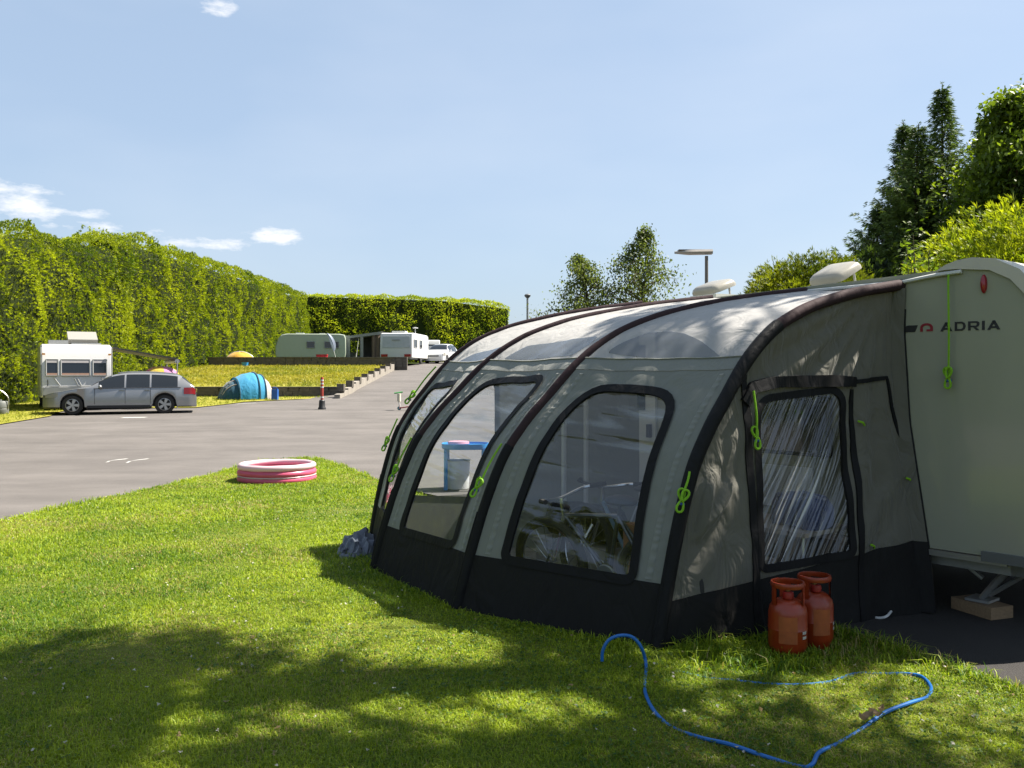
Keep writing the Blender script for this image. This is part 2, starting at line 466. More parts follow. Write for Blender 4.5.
rm2 = NN.new('ShaderNodeMapRange'); rm2.inputs[1].default_value = .3; rm2.inputs[2].default_value = .7; rm2.inputs[3].default_value = .8; rm2.inputs[4].default_value = 1.2; LL.new(nn2.outputs['Fac'], rm2.inputs[0])
mu = NN.new('ShaderNodeMath'); mu.operation = 'MULTIPLY'; LL.new(rmp.outputs[0], mu.inputs[0]); LL.new(rm2.outputs[0], mu.inputs[1])
vm = NN.new('ShaderNodeVectorMath'); vm.operation = 'SCALE'; LL.new(old, vm.inputs[0]); LL.new(mu.outputs[0], vm.inputs['Scale']); LL.new(vm.outputs[0], bs.inputs['Base Color'])

tarmac_poly = [(-40, -20), (-40, 44), (-7.6, 44), (-7.6, 90), (14, 90), (14, 12), (6, 9), (0, 11), (-3, 15), (-3.9, 17.2), (-4.4, 17.0), (-4.9, 15), (-5.5, 11), (-6.8, 5), (-8, -1), (-10, -20)]
tar = sheet('tarmac_court', tarmac_poly, zt, 1.3, M_['asphalt'])

LAWN = [(-5.77, 10.1), (-5.35, 12.2), (-5.0, 14.1), (-4.72, 15.7), (-4.5, 16.6), (-4.24, 17.15), (-3.95, 17.25), (-3.65, 17.0), (-3.3, 16.4), (-2.7, 15.2), (-1.9, 13.5), (-.9, 11.6), (1.0, 10.0),
        (1.1, 8.0), (1.87, 6.42), (2.27, 5.71), (2.63, 5.0), (3.35, 3.55), (5.2, 0), (9.5, -8), (-9.5, -8), (-8.3, -1), (-7.1, 4), (-6.4, 7)]
lawn = sheet('lawn', LAWN, lambda x, y: zb(y) + .012 * noise.noise(Vector((x * .6, y * .6, 0))), .8, M_['turf'], .016)
pad = sheet('tarmac_pad', [(-2.2, 11.8), (1.0, 9.9), (1.1, 8.0), (1.87, 6.42), (2.27, 5.71), (2.63, 5.0), (3.35, 3.55), (5.2, 0), (9.5, -8), (14, -8), (14, 13), (3, 14)], lambda x, y: 0.0, 1.2, M_['pad'], .008)
strip = sheet('grass_strip', [(-40, 25), (-14.8, 25.8), (-15.1, 29.4), (-15.9, 31.7), (-16.2, 33.6), (-12.1, 34.4), (-11.3, 38.2), (-9.6, 39.9), (-8.0, 40.8), (-7.75, 41.95), (-40, 41.95)], lambda x, y: zb(y), 1.2, M_['dry_turf'], .03)
bank = sheet('grass_bank', [(-24, 42.1), (-7.78, 42.1), (-7.78, 57.9), (-24, 57.9)], lambda x, y: zbank(y) + .05 * noise.noise(Vector((x * .3, y * .3, 3))), 1.2, M_['dry_turf'])
terrace = sheet('upper_terrace', [(-40, 58.3), (-7.7, 58.3), (-7.6, 90), (14, 90), (14, 130), (-40, 130)], lambda x, y: zterr(y), 2.5, M_['field'], -.03)
# painted marks on the court
b = MB()
for (x0, y0, x1, y1) in ((107, 462.5, 127, 459.5), (127, 463, 148, 459.5)):
    pts = [gp(x0 + (x1 - x0) * t, y0 + (y1 - y0) * (t ** .5), .03) for t in np.linspace(0, 1, 8)]
    for p in pts: p.z = zt(p.x, p.y) + .006
    b.grid([[p + Vector((0, -.07, 0)), p + Vector((0, .07, 0))] for p in pts])
for (x0, y0, x1, y1) in ((122, 416.5, 146, 416.2), (236, 406.8, 256, 406.2)):
    a, c = gp(x0, y0, .27), gp(x1, y1, .27)
    for p in (a, c): p.z = zt(p.x, p.y) + .006
    b.grid([[a + Vector((0, -.16, 0)), a + Vector((0, .16, 0))], [c + Vector((0, -.16, 0)), c + Vector((0, .16, 0))]])
mk = b.build('road_markings', mat('worn_road_paint', (.72, .72, .68), .8, var=.3, vscale=9), fix=False); struct(mk)
if mk.data.polygons[0].normal.z < 0: mk.data.flip_normals()

# low walls of the terraces
M_['wall'] = mat('dark_weathered_blockwork', (.14, .125, .105), .9, .2, var=.5, vscale=5, bump=.8, bscale=12, stretch=(1, 1, 2.2))
M_['concrete'] = mat('pale_concrete', (.33, .30, .26), .9, .2, var=.25, vscale=3, bump=.4, bscale=30)
def block_wall(name, label, x0, x1, y, z0, z1, th, bw, rows):
    t = thing(name, label, 'wall', ((x0 + x1) / 2, y, z0))
    b = MB(); h = (z1 - z0) / rows
    for r in range(rows):
        x = x0 - (r % 2) * bw / 2
        while x < x1:
            a, c = max(x, x0), min(x + bw, x1)
            if c - a > .06:
                j = random.uniform(-.02, .02)
                b.box(a + .008, c - .008, y - th / 2 + j, y + th / 2 + j, z0 + r * h + .006, z0 + (r + 1) * h - .004)
            x += bw * random.uniform(.85, 1.15)
    b.box(x0 + .01, x1 - .01, y - th / 2 + .05, y + th / 2 - .05, z0 - .4, z1 - .03)
    b.build('masonry', M_['wall'], t, smooth=False)
    c = MB(); x = x0
    while x < x1 - .05:
        e = min(x + random.uniform(.5, .75), x1)
        c.box(x + .008, e - .008, y - th / 2 - .035, y + th / 2 + .035, z1, z1 + .06); x = e
    c.build('coping', M_['wall'], t, smooth=False)
    return t
block_wall('retaining_wall', 'low dark retaining wall at the foot of the grass bank, behind the blue tent', -19, -7.95, 42, .45, .96, .22, .45, 3)
block_wall('retaining_wall', 'long dark retaining wall along the top of the grass bank, below the caravans', -19.6, -6.75, 58.1, 2.0, 2.6, .3, .5, 3)
# stepped kerb wall up the ramp
t = thing('kerb_wall', 'pale concrete kerb wall with dark blocks climbing beside the ramp', 'kerb', (-7.65, 49, 1.1))
b = MB(); ys = np.linspace(39.5, 58.8, 20)
for i in range(19):
    y0, y1 = ys[i], ys[i + 1]
    h = .16 + .24 * min(1, i / 4)
    v = [(-7.8, y0, zr(y0) - .3), (-7.55, y0, zr(y0) - .3), (-7.55, y1 - .02, zr(y1) - .3), (-7.8, y1 - .02, zr(y1) - .3),
         (-7.8, y0, zr(y0) + h), (-7.55, y0, zr(y0) + h), (-7.55, y1 - .02, zr(y1) + h - .02), (-7.8, y1 - .02, zr(y1) + h - .02)]
    b.add(v, [(0, 1, 2, 3), (4, 5, 6, 7), (0, 1, 5, 4), (1, 2, 6, 5), (2, 3, 7, 6), (3, 0, 4, 7)])
b.build('kerb', M_['concrete'], t, smooth=False)
for i in range(9):
    y = 40.2 + i * 2.2
    MB().box(-7.83, -7.52, y, y + .42, zr(y + .2) + .24, zr(y + .2) + .56).build('edging_block', M_['wall'], t, smooth=False)
# ------------------------------------------------------------------ caravan frame: O on the awning side wall, E1 along it (away), E2 into the van
O_ = Vector((2.93, 6.32, 0)); E1 = Vector((-.641, .767, 0)); E2 = Vector((.767, .641, 0)); UP = Vector((0, 0, 1))
def cv(a, b, z): return O_ + E1 * a + E2 * b + UP * z
C0 = Vector((2.816, 6.449, 0))
PU = np.array([0, .04, .08, .122, .18, .249, .324, .42, .541, .7, .85, .93, 1])
PZ = np.array([0, .42, .78, 1.07, 1.32, 1.54, 1.765, 1.965, 2.11, 2.22, 2.29, 2.317, 2.34])
uu = np.linspace(0, 1, 400)
# smooth the profile a little
def smooth_interp(u, xs, ys):
    m = np.gradient(ys, xs)
    d = np.diff(ys) / np.diff(xs); m[0] = d[0]; m[-1] = d[-1]
    i = np.clip(np.searchsorted(xs, u) - 1, 0, len(xs) - 2)
    h = xs[i + 1] - xs[i]; t = (u - xs[i]) / h
    return (2*t**3-3*t**2+1)*ys[i] + (t**3-2*t**2+t)*h*m[i] + (-2*t**3+3*t**2)*ys[i+1] + (t**3-t**2)*h*m[i+1]
zz = smooth_interp(uu, PU, PZ)
al = np.concatenate([[0], np.cumsum(np.hypot(np.diff(uu) * 2.15, np.diff(zz)))]); ARC = al[-1]
def u_of_t(t): return float(np.interp(t * ARC, al, uu))
def t_of_z(z): return float(np.interp(z, zz, al)) / ARC
def z_of_t(t): return float(np.interp(t * ARC, al, zz))
BASE = {4: Vector((.868, 5.464, 0)), 3: Vector((-.405, 6.402, 0)), 2: Vector((-1.19, 7.65, 0)), 1: Vector((-1.386, 8.844, 0))}
TOPA = {4: .03, 3: .8, 2: 1.7, 1: 2.5}
KEXP = {4: 1., 3: 1., 2: 1., 1: 1.12}
def arch(i, t):
    u = u_of_t(t)
    top = C0 + E1 * TOPA[i]
    p = BASE[i].lerp(top, u ** KEXP[i]); p.z = z_of_t(t)
    return p
def span(i, j, v, t, off=0.):
    """point on the cloth between two beams; v across, t along the beams"""
    p = arch(i, t).lerp(arch(j, t), v)
    if off or True:
        dv = arch(j, t) - arch(i, t)
        dt = arch(i, min(1, t + .01)).lerp(arch(j, min(1, t + .01)), v) - arch(i, max(0, t - .01)).lerp(arch(j, max(0, t - .01)), v)
        n = dv.cross(dt).normalized()
        if n.dot(Vector((-.767, -.641, .3))) < 0: n = -n
        edge = math.sin(PI * max(0, min(1, v)))
        sag = -.022 * edge * min(1, t * 6)
        wr = .008 * noise.noise(p * 3.1) + .004 * noise.noise(p * 9 + Vector((3, 1, 7)))
        # creases fanning out under the eaves seam
        wr += .006 * edge * math.sin(v * 23 + t * 31) * math.exp(-((t - T_HEAD + .02) / .035) ** 2)
        p = p + n * (sag + wr * min(1, edge * 3) + off)
    return p
T_SK = t_of_z(.40); T_HEAD = t_of_z(1.72); T_EAVE = t_of_z(1.80)

def fabric(name, col, trans=.12, rough=.75, bump=.25, bs=60, tcol=None, wr=.35, sheen=.2, spec=.3):
    """woven awning cloth: fine weave plus soft creases"""
    m = mat(name, col, rough, spec if sheen else .12, var=.06, vscale=3, bump=0, trans=trans, tcol=tcol, sheen=sheen)
    nt = m.node_tree; N = nt.nodes; L = nt.links
    b = [n for n in N if n.type == 'BSDF_PRINCIPLED'][0]; tc = [n for n in N if n.type == 'TEX_COORD'][0]
    n1 = N.new('ShaderNodeTexNoise'); n1.inputs['Scale'].default_value = 5; n1.inputs['Detail'].default_value = 3; n1.inputs['Distortion'].default_value = 1.2
    n2 = N.new('ShaderNodeTexNoise'); n2.inputs['Scale'].default_value = 260; n2.inputs['Detail'].default_value = 1
    mp = N.new('ShaderNodeMapping'); mp.inputs['Scale'].default_value = (1, 1, .45); L.new(tc.outputs['Object'], mp.inputs[0])
    L.new(mp.outputs[0], n1.inputs[0]); L.new(tc.outputs['Object'], n2.inputs[0])
    b1 = N.new('ShaderNodeBump'); b1.inputs['Strength'].default_value = wr; b1.inputs['Distance'].default_value = .06; L.new(n1.outputs['Fac'], b1.inputs['Height'])
    b2 = N.new('ShaderNodeBump'); b2.inputs['Strength'].default_value = bump; b2.inputs['Distance'].default_value = .003; L.new(n2.outputs['Fac'], b2.inputs['Height'])
    L.new(b1.outputs[0], b2.inputs['Normal']); L.new(b2.outputs[0], b.inputs['Normal'])
    return m
M_['cl_grey'] = fabric('grey_green_awning_cloth', (.255, .265, .235), .14)
M_['cl_head'] = fabric('mid_grey_awning_cloth', (.29, .30, .27), .14)
M_['cl_roof'] = fabric('pale_grey_roof_cloth', (.64, .625, .60), .34, rough=.5, wr=.45)
M_['cl_side'] = fabric('shade_darkened_side_cloth', (.18, .172, .138), .2, wr=1.0, tcol=(.24, .22, .12))  # front cloth again, darker: the wall's weaker light is put into the colour
M_['cl_black'] = fabric('black_mud_cloth', (.019, .0185, .018), .0, rough=.75, wr=.5, sheen=0)
M_['beam'] = fabric('dark_brown_beam_sleeve', (.047, .028, .031), .0, rough=.75, wr=.25, sheen=0)
M_['trim'] = fabric('black_zip_tape', (.014, .014, .015), .0, rough=.6, wr=.4, sheen=0)
M_['film_front'] = plastic_film('wrinkled_clear_film', (.7, 8.5), R(7), haze=.006, strength=1.0, refl=.085, crease=.55, hcol=(.66, .72, .78), slack=(.9, 1.3), detail=2.4, lo=.53, hi=.72)
M_['film_door'] = plastic_film('creased_clear_film', (22, 1.1), R(33), haze=.006, strength=1.0, refl=.10, crease=.95, hcol=(.9, .9, .88), detail=2.5, lo=.61, hi=.72)
M_['film_sky'] = plastic_film('tinted_roof_film', (3, 6), 0, haze=.5, strength=.2, refl=.06, tint=(.75, .8, .86), hcol=(.44, .48, .54))
M_['lime'] = mat('lime_cord', (.27, .58, .02), .6, .3, var=.2, vscale=80, trans=.1)
M_['blue_tie'] = mat('blue_tie', (.02, .06, .3), .6)

awn = thing('caravan_awning', 'large grey and black inflatable awning with clear windows fixed to the nearest caravan', 'awning', (1.0, 7.2, 0))

def ray_poly(c, d, poly):
    """distance from c along d to a closed 2d outline"""
    best = None; n = len(poly)
    for i in range(n):
        (x1, y1), (x2, y2) = poly[i], poly[(i + 1) % n]
        ex, ey = x2 - x1, y2 - y1
        den = d[0] * ey - d[1] * ex
        if abs(den) < 1e-12: continue
        s = ((x1 - c[0]) * ey - (y1 - c[1]) * ex) / den
        q = ((x1 - c[0]) * d[1] - (y1 - c[1]) * d[0]) / den
        if s > 1e-9 and -1e-6 <= q <= 1 + 1e-6 and (best is None or s < best): best = s
    return best if best is not None else 0
def round_poly(pts, rad, n=7):
    out = []; k = len(pts)
    for i in range(k):
        p0, p, p1 = Vector(pts[i - 1]), Vector(pts[i]), Vector(pts[(i + 1) % k]); r = rad[i]
        a = (p0 - p).normalized(); c = (p1 - p).normalized()
        ra = min(r, (p0 - p).length * .48, (p1 - p).length * .48)
        A, C = p + a * ra, p + c * ra
        for j in range(n + 1):
            t = j / n
            out.append(tuple(A * (1 - t) ** 2 + p * 2 * t * (1 - t) + C * t ** 2))
    # resample so long straight sides follow the curved cloth
    res = []
    for i in range(len(out)):
        a, c = Vector(out[i]), Vector(out[(i + 1) % len(out)]); k2 = max(1, int((c - a).length / .035))
        res += [tuple(a.lerp(c, j / k2)) for j in range(k2)]
    return res
def offset_poly(poly, d):
    """grow a convex outline by d"""
    n = len(poly); out = []
    area = sum(poly[i][0] * poly[(i + 1) % n][1] - poly[(i + 1) % n][0] * poly[i][1] for i in range(n))
    s = 1 if area > 0 else -1
    for i in range(n):
        a, c = Vector(poly[i - 1]), Vector(poly[(i + 1) % n]); e = (c - a)
        if e.length < 1e-9: e = Vector((1, 0))
        e.normalize()
        out.append((poly[i][0] + s * e.y * d, poly[i][1] - s * e.x * d))
    return out
def patch_with_hole(outer, inner, fn, rings=14, n=200, grow=.0):
    """cloth between an outer outline and a window outline (2d, metres), mapped by fn"""
    c = (sum(p[0] for p in inner) / len(inner), sum(p[1] for p in inner) / len(inner))
    angs = sorted([math.atan2(p[1] - c[1], p[0] - c[0]) for p in outer] + [2 * PI * k / n - PI for k in range(n)])
    rows = []
    for a in angs:
        d = (math.cos(a), math.sin(a)); r0 = ray_poly(c, d, inner); r1 = ray_poly(c, d, outer)
        rows.append([fn(c[0] + d[0] * (r0 + (r1 - r0) * k / rings), c[1] + d[1] * (r0 + (r1 - r0) * k / rings)) for k in range(rings + 1)])
    rows.append(rows[0])
    b = MB(); b.grid(rows)
    return b
def fill_outline(inner, fn, rings=14, n=120):
    c = (sum(p[0] for p in inner) / len(inner), sum(p[1] for p in inner) / len(inner))
    b = MB(); rows = []; uv = []
    for k in range(n + 1):
        a = 2 * PI * (k % n) / n; d = (math.cos(a), math.sin(a)); r = ray_poly(c, d, inner)
        row = []
        for q in range(rings + 1):
            s = max(.002, q / rings); x, y = c[0] + d[0] * r * s, c[1] + d[1] * r * s
            row.append(fn(x, y)); uv.append((x, y))
        rows.append(row)
    b.grid(rows); b.uv = uv
    return b
def band(inner, width, fn_in, fn_out, seg=5):
    o = offset_poly(inner, width); n = len(inner); b = MB()
    rows = []
    for k in range(n + 1):
        i = k % n
        rows.append([fn_in(*inner[i])] + [fn_out(inner[i][0] + (o[i][0] - inner[i][0]) * q / seg, inner[i][1] + (o[i][1] - inner[i][1]) * q / seg) for q in range(seg + 1)])
    b.grid(rows)
    return b

WIN = {(3, 4): ([(.215, .262), (.75, .252), (.83, .040), (.215, .041)], [.22, .26, .03, .03]),
       (2, 3): ([(.215, .272), (.80, .278), (.80, .043), (.225, .041)], [.22, .07, .03, .03]),
       (1, 2): ([(.17, .248), (.72, .268), (.80, .043), (.34, .041)], [.12, .06, .03, .03])}
SKYL = {(3, 4): [(.12, .357), (.15, .40), (.22, .441), (.32, .452), (.45, .437), (.63, .40), (.78, .36), (.90, .326), (.6, .335), (.3, .348)],
        (2, 3): [(.15, .343), (.215, .40), (.495, .42), (.84, .433), (.905, .39), (.87, .35), (.5, .346)],
        (1, 2): [(.155, .322), (.375, .378), (.93, .405), (.83, .35), (.5, .335)]}
NZ = lambda t, z0, z1: None
def t_of_u(u): return float(np.interp(u, uu, al)) / ARC
for (i, j), (quad, rad) in WIN.items():
    w = (arch(i, .3) - arch(j, .3)).length
    tom = lambda v, u: (v * w, t_of_u(u) * ARC)
    fn = lambda x, y, o=0., i=i, j=j, w=w: span(i, j, x / w, y / ARC, o)
    # mud skirt
    b = MB(); b.grid([[span(i, j, v, T_SK * q / 6, .004 if 0 < v < 1 else 0) + (Vector((0, 0, .0)) if q else Vector((0, 0, 0))) for q in range(7)] for v in np.linspace(0, 1, 25)])
    b.build('mud_skirt', M_['cl_black'], awn)
    # front panel with its window
    outer = [(0, T_SK * ARC), (w, T_SK * ARC)] + [(w, (T_SK + (T_HEAD - T_SK) * q / 8) * ARC) for q in range(1, 9)] + [(w * (1 - q / 8), T_HEAD * ARC) for q in range(1, 9)] + [(0, (T_HEAD + (T_SK - T_HEAD) * q / 8) * ARC) for q in range(1, 8)]
    inner = round_poly([tom(*p) for p in quad], rad)
    fp = patch_with_hole(outer, inner, fn).build('front_panel', M_['cl_grey'], awn)
    fill_outline(inner, lambda x, y: fn(x, y, -.003)).build('window', M_['film_front'], fp)
    band(inner, .062, lambda x, y: fn(x, y, -.008), lambda x, y: fn(x, y, .012)).build('window_trim', M_['trim'], fp)
    # puckered seams either side of the window
    for v0 in (.085, .905):
        b = MB(); b.grid([[span(i, j, v0 + dv_, t, o_ + (.0035 * math.sin(t * 420 + 3 * math.sin(t * 60)) if 0 < k_ < 3 else 0)) for k_, (dv_, o_) in enumerate(((0, .001), (.006, .006), (.024, .006), (.03, .001)))] for t in np.linspace(T_SK + .005, T_HEAD - .01, 120)])
        b.build('seam', M_['cl_head'], awn)
    # eaves strip
    b = MB(); b.grid([[span(i, j, v, T_HEAD + (T_EAVE - T_HEAD) * q / 4, .004) for q in range(5)] for v in np.linspace(0, 1, 31)])
    b.build('eaves_strip', M_['cl_head'], awn)
    # roof cloth with a tinted rooflight
    outer = [(w * q / 10, T_EAVE * ARC) for q in range(10)] + [(w, (T_EAVE + (1 - T_EAVE) * q / 10) * ARC) for q in range(10)] + [(w * (1 - q / 10), ARC) for q in range(10)] + [(0, (1 + (T_EAVE - 1) * q / 10) * ARC) for q in range(10)]
    inner = [tom(*p) for p in SKYL[(i, j)]]
    inner = round_poly(inner, [.05] * len(inner), 4)
    rp = patch_with_hole(outer, inner, fn, rings=14).build('roof_panel', M_['cl_roof'], awn)
    fill_outline(inner, lambda x, y: fn(x, y, .002)).build('rooflight', M_['film_sky'], rp)
    b = MB(); pts = [span(i, j, v, T_EAVE, .008) for v in np.linspace(0, 1, 40)]
    b.tube(pts, .006, 5); b.build('seam', M_['cl_head'], awn)
def nrm_out(i, t):
    d = (C0 + E1 * TOPA[i] - BASE[i]); d.z = 0
    tan = (arch(i, min(1, t + .01)) - arch(i, max(0, t - .01))).normalized()
    side = d.normalized().cross(UP)
    n = tan.cross(side)
    return n if n.dot(Vector((-.767, -.641, .5))) > 0 else -n
for i in (1, 2, 3, 4):
    b = MB(); pts = [arch(i, t) + nrm_out(i, t) * -.014 for t in np.linspace(0, 1, 90)]
    b.tube(pts, [.040 + .003 * noise.noise(Vector(p) * 6) for p in pts], 12)
    b.build('air_beam', M_['beam'], awn)
    # black lower sleeve
    te = t_of_z(2.02 if i == 4 else 1.17)
    b = MB(); pts = [arch(i, t) + nrm_out(i, t) * -.013 for t in np.linspace(0, te, 60)]
    b.tube(pts, .0445, 12); b.build('lower_sleeve', M_['trim'], awn)
    # black webbing tab and strap at the foot
    b = MB(); p = arch(i, .16); n = nrm_out(i, .16)
    b.tube([arch(i, t) + nrm_out(i, t) * .028 for t in np.linspace(.03, .2, 14)], .010, 6)
    b.build('strap', M_['trim'], awn)

# ---- side wall under the nearest beam
def wa(h): return float(np.interp(h, [0, .45, 1.35, 2.0, 2.34], [.02, .06, .20, .24, .225]))
def wall(u, h, off=0.):
    T = cv(wa(h), 0, 0); p = BASE[4].lerp(T, u); p.z = h
    n = Vector((.383, -.924, 0))
    edge = min(1, 6 * max(0, min(u, 1 - u)) + .02)
    wr = .02 * noise.noise(Vector((u * 3 + h * 1.2, h * .7, 5))) + .014 * noise.noise(Vector((u * 12 - h * 5, h * 1.2, 2))) + .012 * math.sin((u * 2.0 - h * 1.15) * 17) * max(0, (u - .72)) * 3
    # long folds hanging from the upper corner by the van
    dx, dy = (u - .93) * 2.2, h - 2.35; r_ = math.hypot(dx, dy); th = math.atan2(dy, dx)
    wr += .017 * math.sin(th * 27 + 1.5 * noise.noise(Vector((u * 2, h * 2, 8)))) * min(1, r_ * 1.6) * (1 if u > .76 or h > 1.6 else .35)
    # folds pulled towards the peg strap
    for (cu, ch, ang, wd) in ((.13, .63, .92, .03), (.13, .63, 1.25, .018)):
        dx, dy = (u - cu) * 2.15, h - ch; s = dx * math.cos(ang) + dy * math.sin(ang); q = -dx * math.sin(ang) + dy * math.cos(ang)
        if 0 < s < .5: wr += .075 * math.sin(PI * s / .5) * math.exp(-(q / (wd + .06 * s)) ** 2)
    return p + n * (wr * edge + off)
def hs(u): return .285 + .235 * u
def topz(u): return float(np.interp(u, uu, zz)) - .01
W_ = 2.23
tow = lambda u, h: (u * W_, h)
fw = lambda x, y, o=0.: wall(x / W_, y, o)
lower = []
b = MB(); b.grid([[wall(u, hs(u) * q / 6, .004) for q in range(7)] for u in np.linspace(0.02, 1, 30)]); b.build('mud_skirt', M_['cl_black'], awn)
us = np.concatenate([np.linspace(.031, .3, 14), np.linspace(.34, 1, 12)])
outer = [tow(u, hs(u)) for u in np.linspace(.03, 1, 14)] + [tow(u, max(topz(u), hs(u))) for u in us[::-1]]
DOOR = [(.385, 1.50), (.72, 1.56), (.70, .49), (.372, .455)]
inner = round_poly([tow(*p) for p in DOOR], [.10, .10, .03, .03])
sp = patch_with_hole(outer, inner, fw, rings=26, n=260).build('side_panel', M_['cl_side'], awn)
fill_outline(inner, lambda x, y: fw(x, y, -.003)).build('window', M_['film_door'], sp)
band(inner, .05, lambda x, y: fw(x, y, -.008), lambda x, y: fw(x, y, .013)).build('window_trim', M_['trim'], sp)
def strip_on_wall(pts, wd, name, m, par, off=.012):
    b = MB(); P = []
    for k, (u, h) in enumerate(pts):
        P.append((u, h))
    fine = []
    for k in range(len(P) - 1):
        for q in range(8):
            t = q / 8; fine.append((P[k][0] * (1 - t) + P[k + 1][0] * t, P[k][1] * (1 - t) + P[k + 1][1] * t))
    fine.append(P[-1])
    rows = []
    for k, (u, h) in enumerate(fine):
        a = fine[max(0, k - 1)]; c = fine[min(len(fine) - 1, k + 1)]
        tx, ty = (c[0] - a[0]) * W_, c[1] - a[1]; l = math.hypot(tx, ty) or 1
        px, py = -ty / l * wd / 2 / W_, tx / l * wd / 2
        ww = 1 + .2 * noise.noise(Vector((u * 9, h * 9, 1)))
        rows.append([wall(u - px * ww, h - py * ww, 0), wall(u - px * ww, h - py * ww, off), wall(u + px * ww, h + py * ww, off), wall(u + px * ww, h + py * ww, 0)])
    b.grid(rows); return b.build(name, m, par)
strip_on_wall([(.345, .0), (.343, .45), (.338, 1.0), (.333, 1.4), (.325, 1.72)], .055, 'door_zip', M_['trim'], awn)
strip_on_wall([(.735, .0), (.745, .5), (.765, 1.1), (.775, 1.58)], .045, 'door_zip', M_['trim'], awn)
strip_on_wall([(.325, 1.5), (.36, 1.60), (.45, 1.635), (.7, 1.64), (.79, 1.63)], .075, 'door_hood', M_['trim'], awn, .03)
strip_on_wall([(.79, 1.63), (.94, 1.66), (.955, 1.45), (.985, 1.2), (.99, .7), (.985, .02)], .03, 'door_zip', M_['trim'], awn)
# padded flap closing the gap against the van
for (h0, h1, m_) in ((.02, .51, M_['cl_black']), (.51, 2.3, M_['cl_side'])):
    b = MB(); rows = []
    for h in np.linspace(h0, h1, 30):
        a = wa(h)
        p0 = wall(.97, h); p1 = cv(a - .02, -.01, h) + Vector((0, 0, 0))
        w1 = .05 + .02 * noise.noise(Vector((h * 3, 0, 0)))
        p2 = cv(a - .035 - w1 * .2, -.03, h); p3 = cv(a - .055 - w1 * .2, -.004, h)
        rows.append([p0, p1 + Vector((.383, -.924, 0)) * .05, p2, p3])
    b.grid(rows); b.build('draught_flap', m_, awn)
b = MB(); b.tube([cv(wa(h) - .06, -.008, h) for h in np.linspace(.03, 2.15, 24)], .012, 6); b.build('draught_flap_edge', M_['trim'], awn)
# far end wall with its big window
TF = C0 + E1 * TOPA[1]
def farwall(u, h, off=0.):
    p = BASE[1].lerp(TF, u); p.z = h
    return p + Vector((-.3, .9, 0)) * (.01 * noise.noise(Vector((u * 4, h * 3, 9))) + off)
lf = (TF - BASE[1]); lf.z = 0; lw_ = lf.length
ff = lambda x, y, o=0.: farwall(x / lw_, y, o)
us = np.concatenate([np.linspace(.0, .3, 14), np.linspace(.34, 1, 10)])
outer = [(lw_, 0.)] + [(u * lw_, max(.0, float(np.interp(u ** .9, uu, zz)) - .02)) for u in us[::-1]]
inner = round_poly([(.12 * lw_, 1.05), (.24 * lw_, 1.56), (.47 * lw_, 1.6), (.47 * lw_, .5), (.09 * lw_, .5)], [.1, .1, .08, .03, .03])
fpn = patch_with_hole(outer, inner, ff, rings=14).build('end_panel', M_['cl_grey'], awn)
fill_outline(inner, lambda x, y: ff(x, y, .003)).build('window', M_['film_front'], fpn)
band(inner, .06, lambda x, y: ff(x, y, -.006), lambda x, y: ff(x, y, .006)).build('window_trim', M_['trim'], fpn)
# groundsheet inside
b = MB(); poly = [BASE[1], BASE[2], BASE[3], BASE[4], cv(-.1, 0, 0), cv(3.2, 0, 0)]
cen = sum(poly, Vector((0, 0, 0))) / 6
b.add([cen + Vector((0, 0, .03))] + [p.lerp(cen, .09) + Vector((0, 0, .03)) for p in poly], [(0, k + 1, (k + 1) % 6 + 1) for k in range(6)])
b.build('groundsheet', mat('grey_groundsheet', (.34, .32, .29), .8, var=.45, vscale=9, bump=.5, bscale=30), awn)
b = MB(); b.grid([[cv(a, .015 + .012 * math.sin(a * 40), z) for z in (.02, .2, .47)] for a in np.linspace(.12, 3.4, 60)]); b.build('draught_skirt', M_['cl_grey'], awn)
# guy cords tied up in bunches
def guy(p, q, n, name='guy_cord', par=None, loops=3):
    """cord from p to q ending in a tied bunch; n points off the cloth"""
    b = MB(); p, q = Vector(p), Vector(q); side = (q - p).normalized().cross(n).normalized()
    pts = [p.lerp(q, t) + n * (.012 + .01 * math.sin(PI * t)) + side * .004 * math.sin(5 * t + p.x * 9) for t in np.linspace(0, 1, 10)]
    b.tube(pts, .0075, 6)
    d = (q - p).normalized()
    for k in range(loops):
        dd = (d * (1 if k % 2 else -1) + side * (.30 - .25 * k)).normalized(); ss = dd.cross(n).normalized()
        lp = [q + n * (.016 + .010 * k) + dd * (.036 - .036 * math.cos(t)) + ss * .017 * math.sin(t) * (1.1 - .5 * math.cos(t)) for t in np.linspace(0, 2 * PI, 16)[:-1]]
        b.tube(lp, .0085, 6, closed=True)
    o = b.build(name, M_['lime'], par)
    c = MB(); c.tube([q + n * .012 + d * .018 - side * .018, q + n * .032 + d * .02, q + n * .012 + d * .022 + side * .018], .009, 6); c.build('toggle', M_['blue_tie'], o)
    return o
def on_beam(i, t, off=.05): return arch(i, t) + nrm_out(i, t) * off
tm = lambda i, z: t_of_z(z)
OUT = Vector((-.6, -.8, 0)).normalized()
guy(on_beam(3, t_of_z(1.16)) , on_beam(3, t_of_z(.86)) + Vector((-.03, -.03, 0)), OUT, par=awn)
guy(on_beam(2, t_of_z(1.12)), on_beam(2, t_of_z(.82)), OUT, par=awn)
guy(on_beam(1, t_of_z(1.72)), on_beam(1, t_of_z(1.42)), OUT, par=awn)
guy(on_beam(1, t_of_z(1.22)), on_beam(1, t_of_z(.98)), OUT, par=awn)
guy(on_beam(4, t_of_z(1.07)) + Vector((.03, -.02, 0)), on_beam(4, t_of_z(.90)) + Vector((.03, -.02, 0)), Vector((-.1, -1, 0)).normalized(), par=awn)
guy(wall(.352, 1.58, .03), wall(.352, 1.28, .03), Vector((.383, -.924, 0)), par=awn, loops=2)
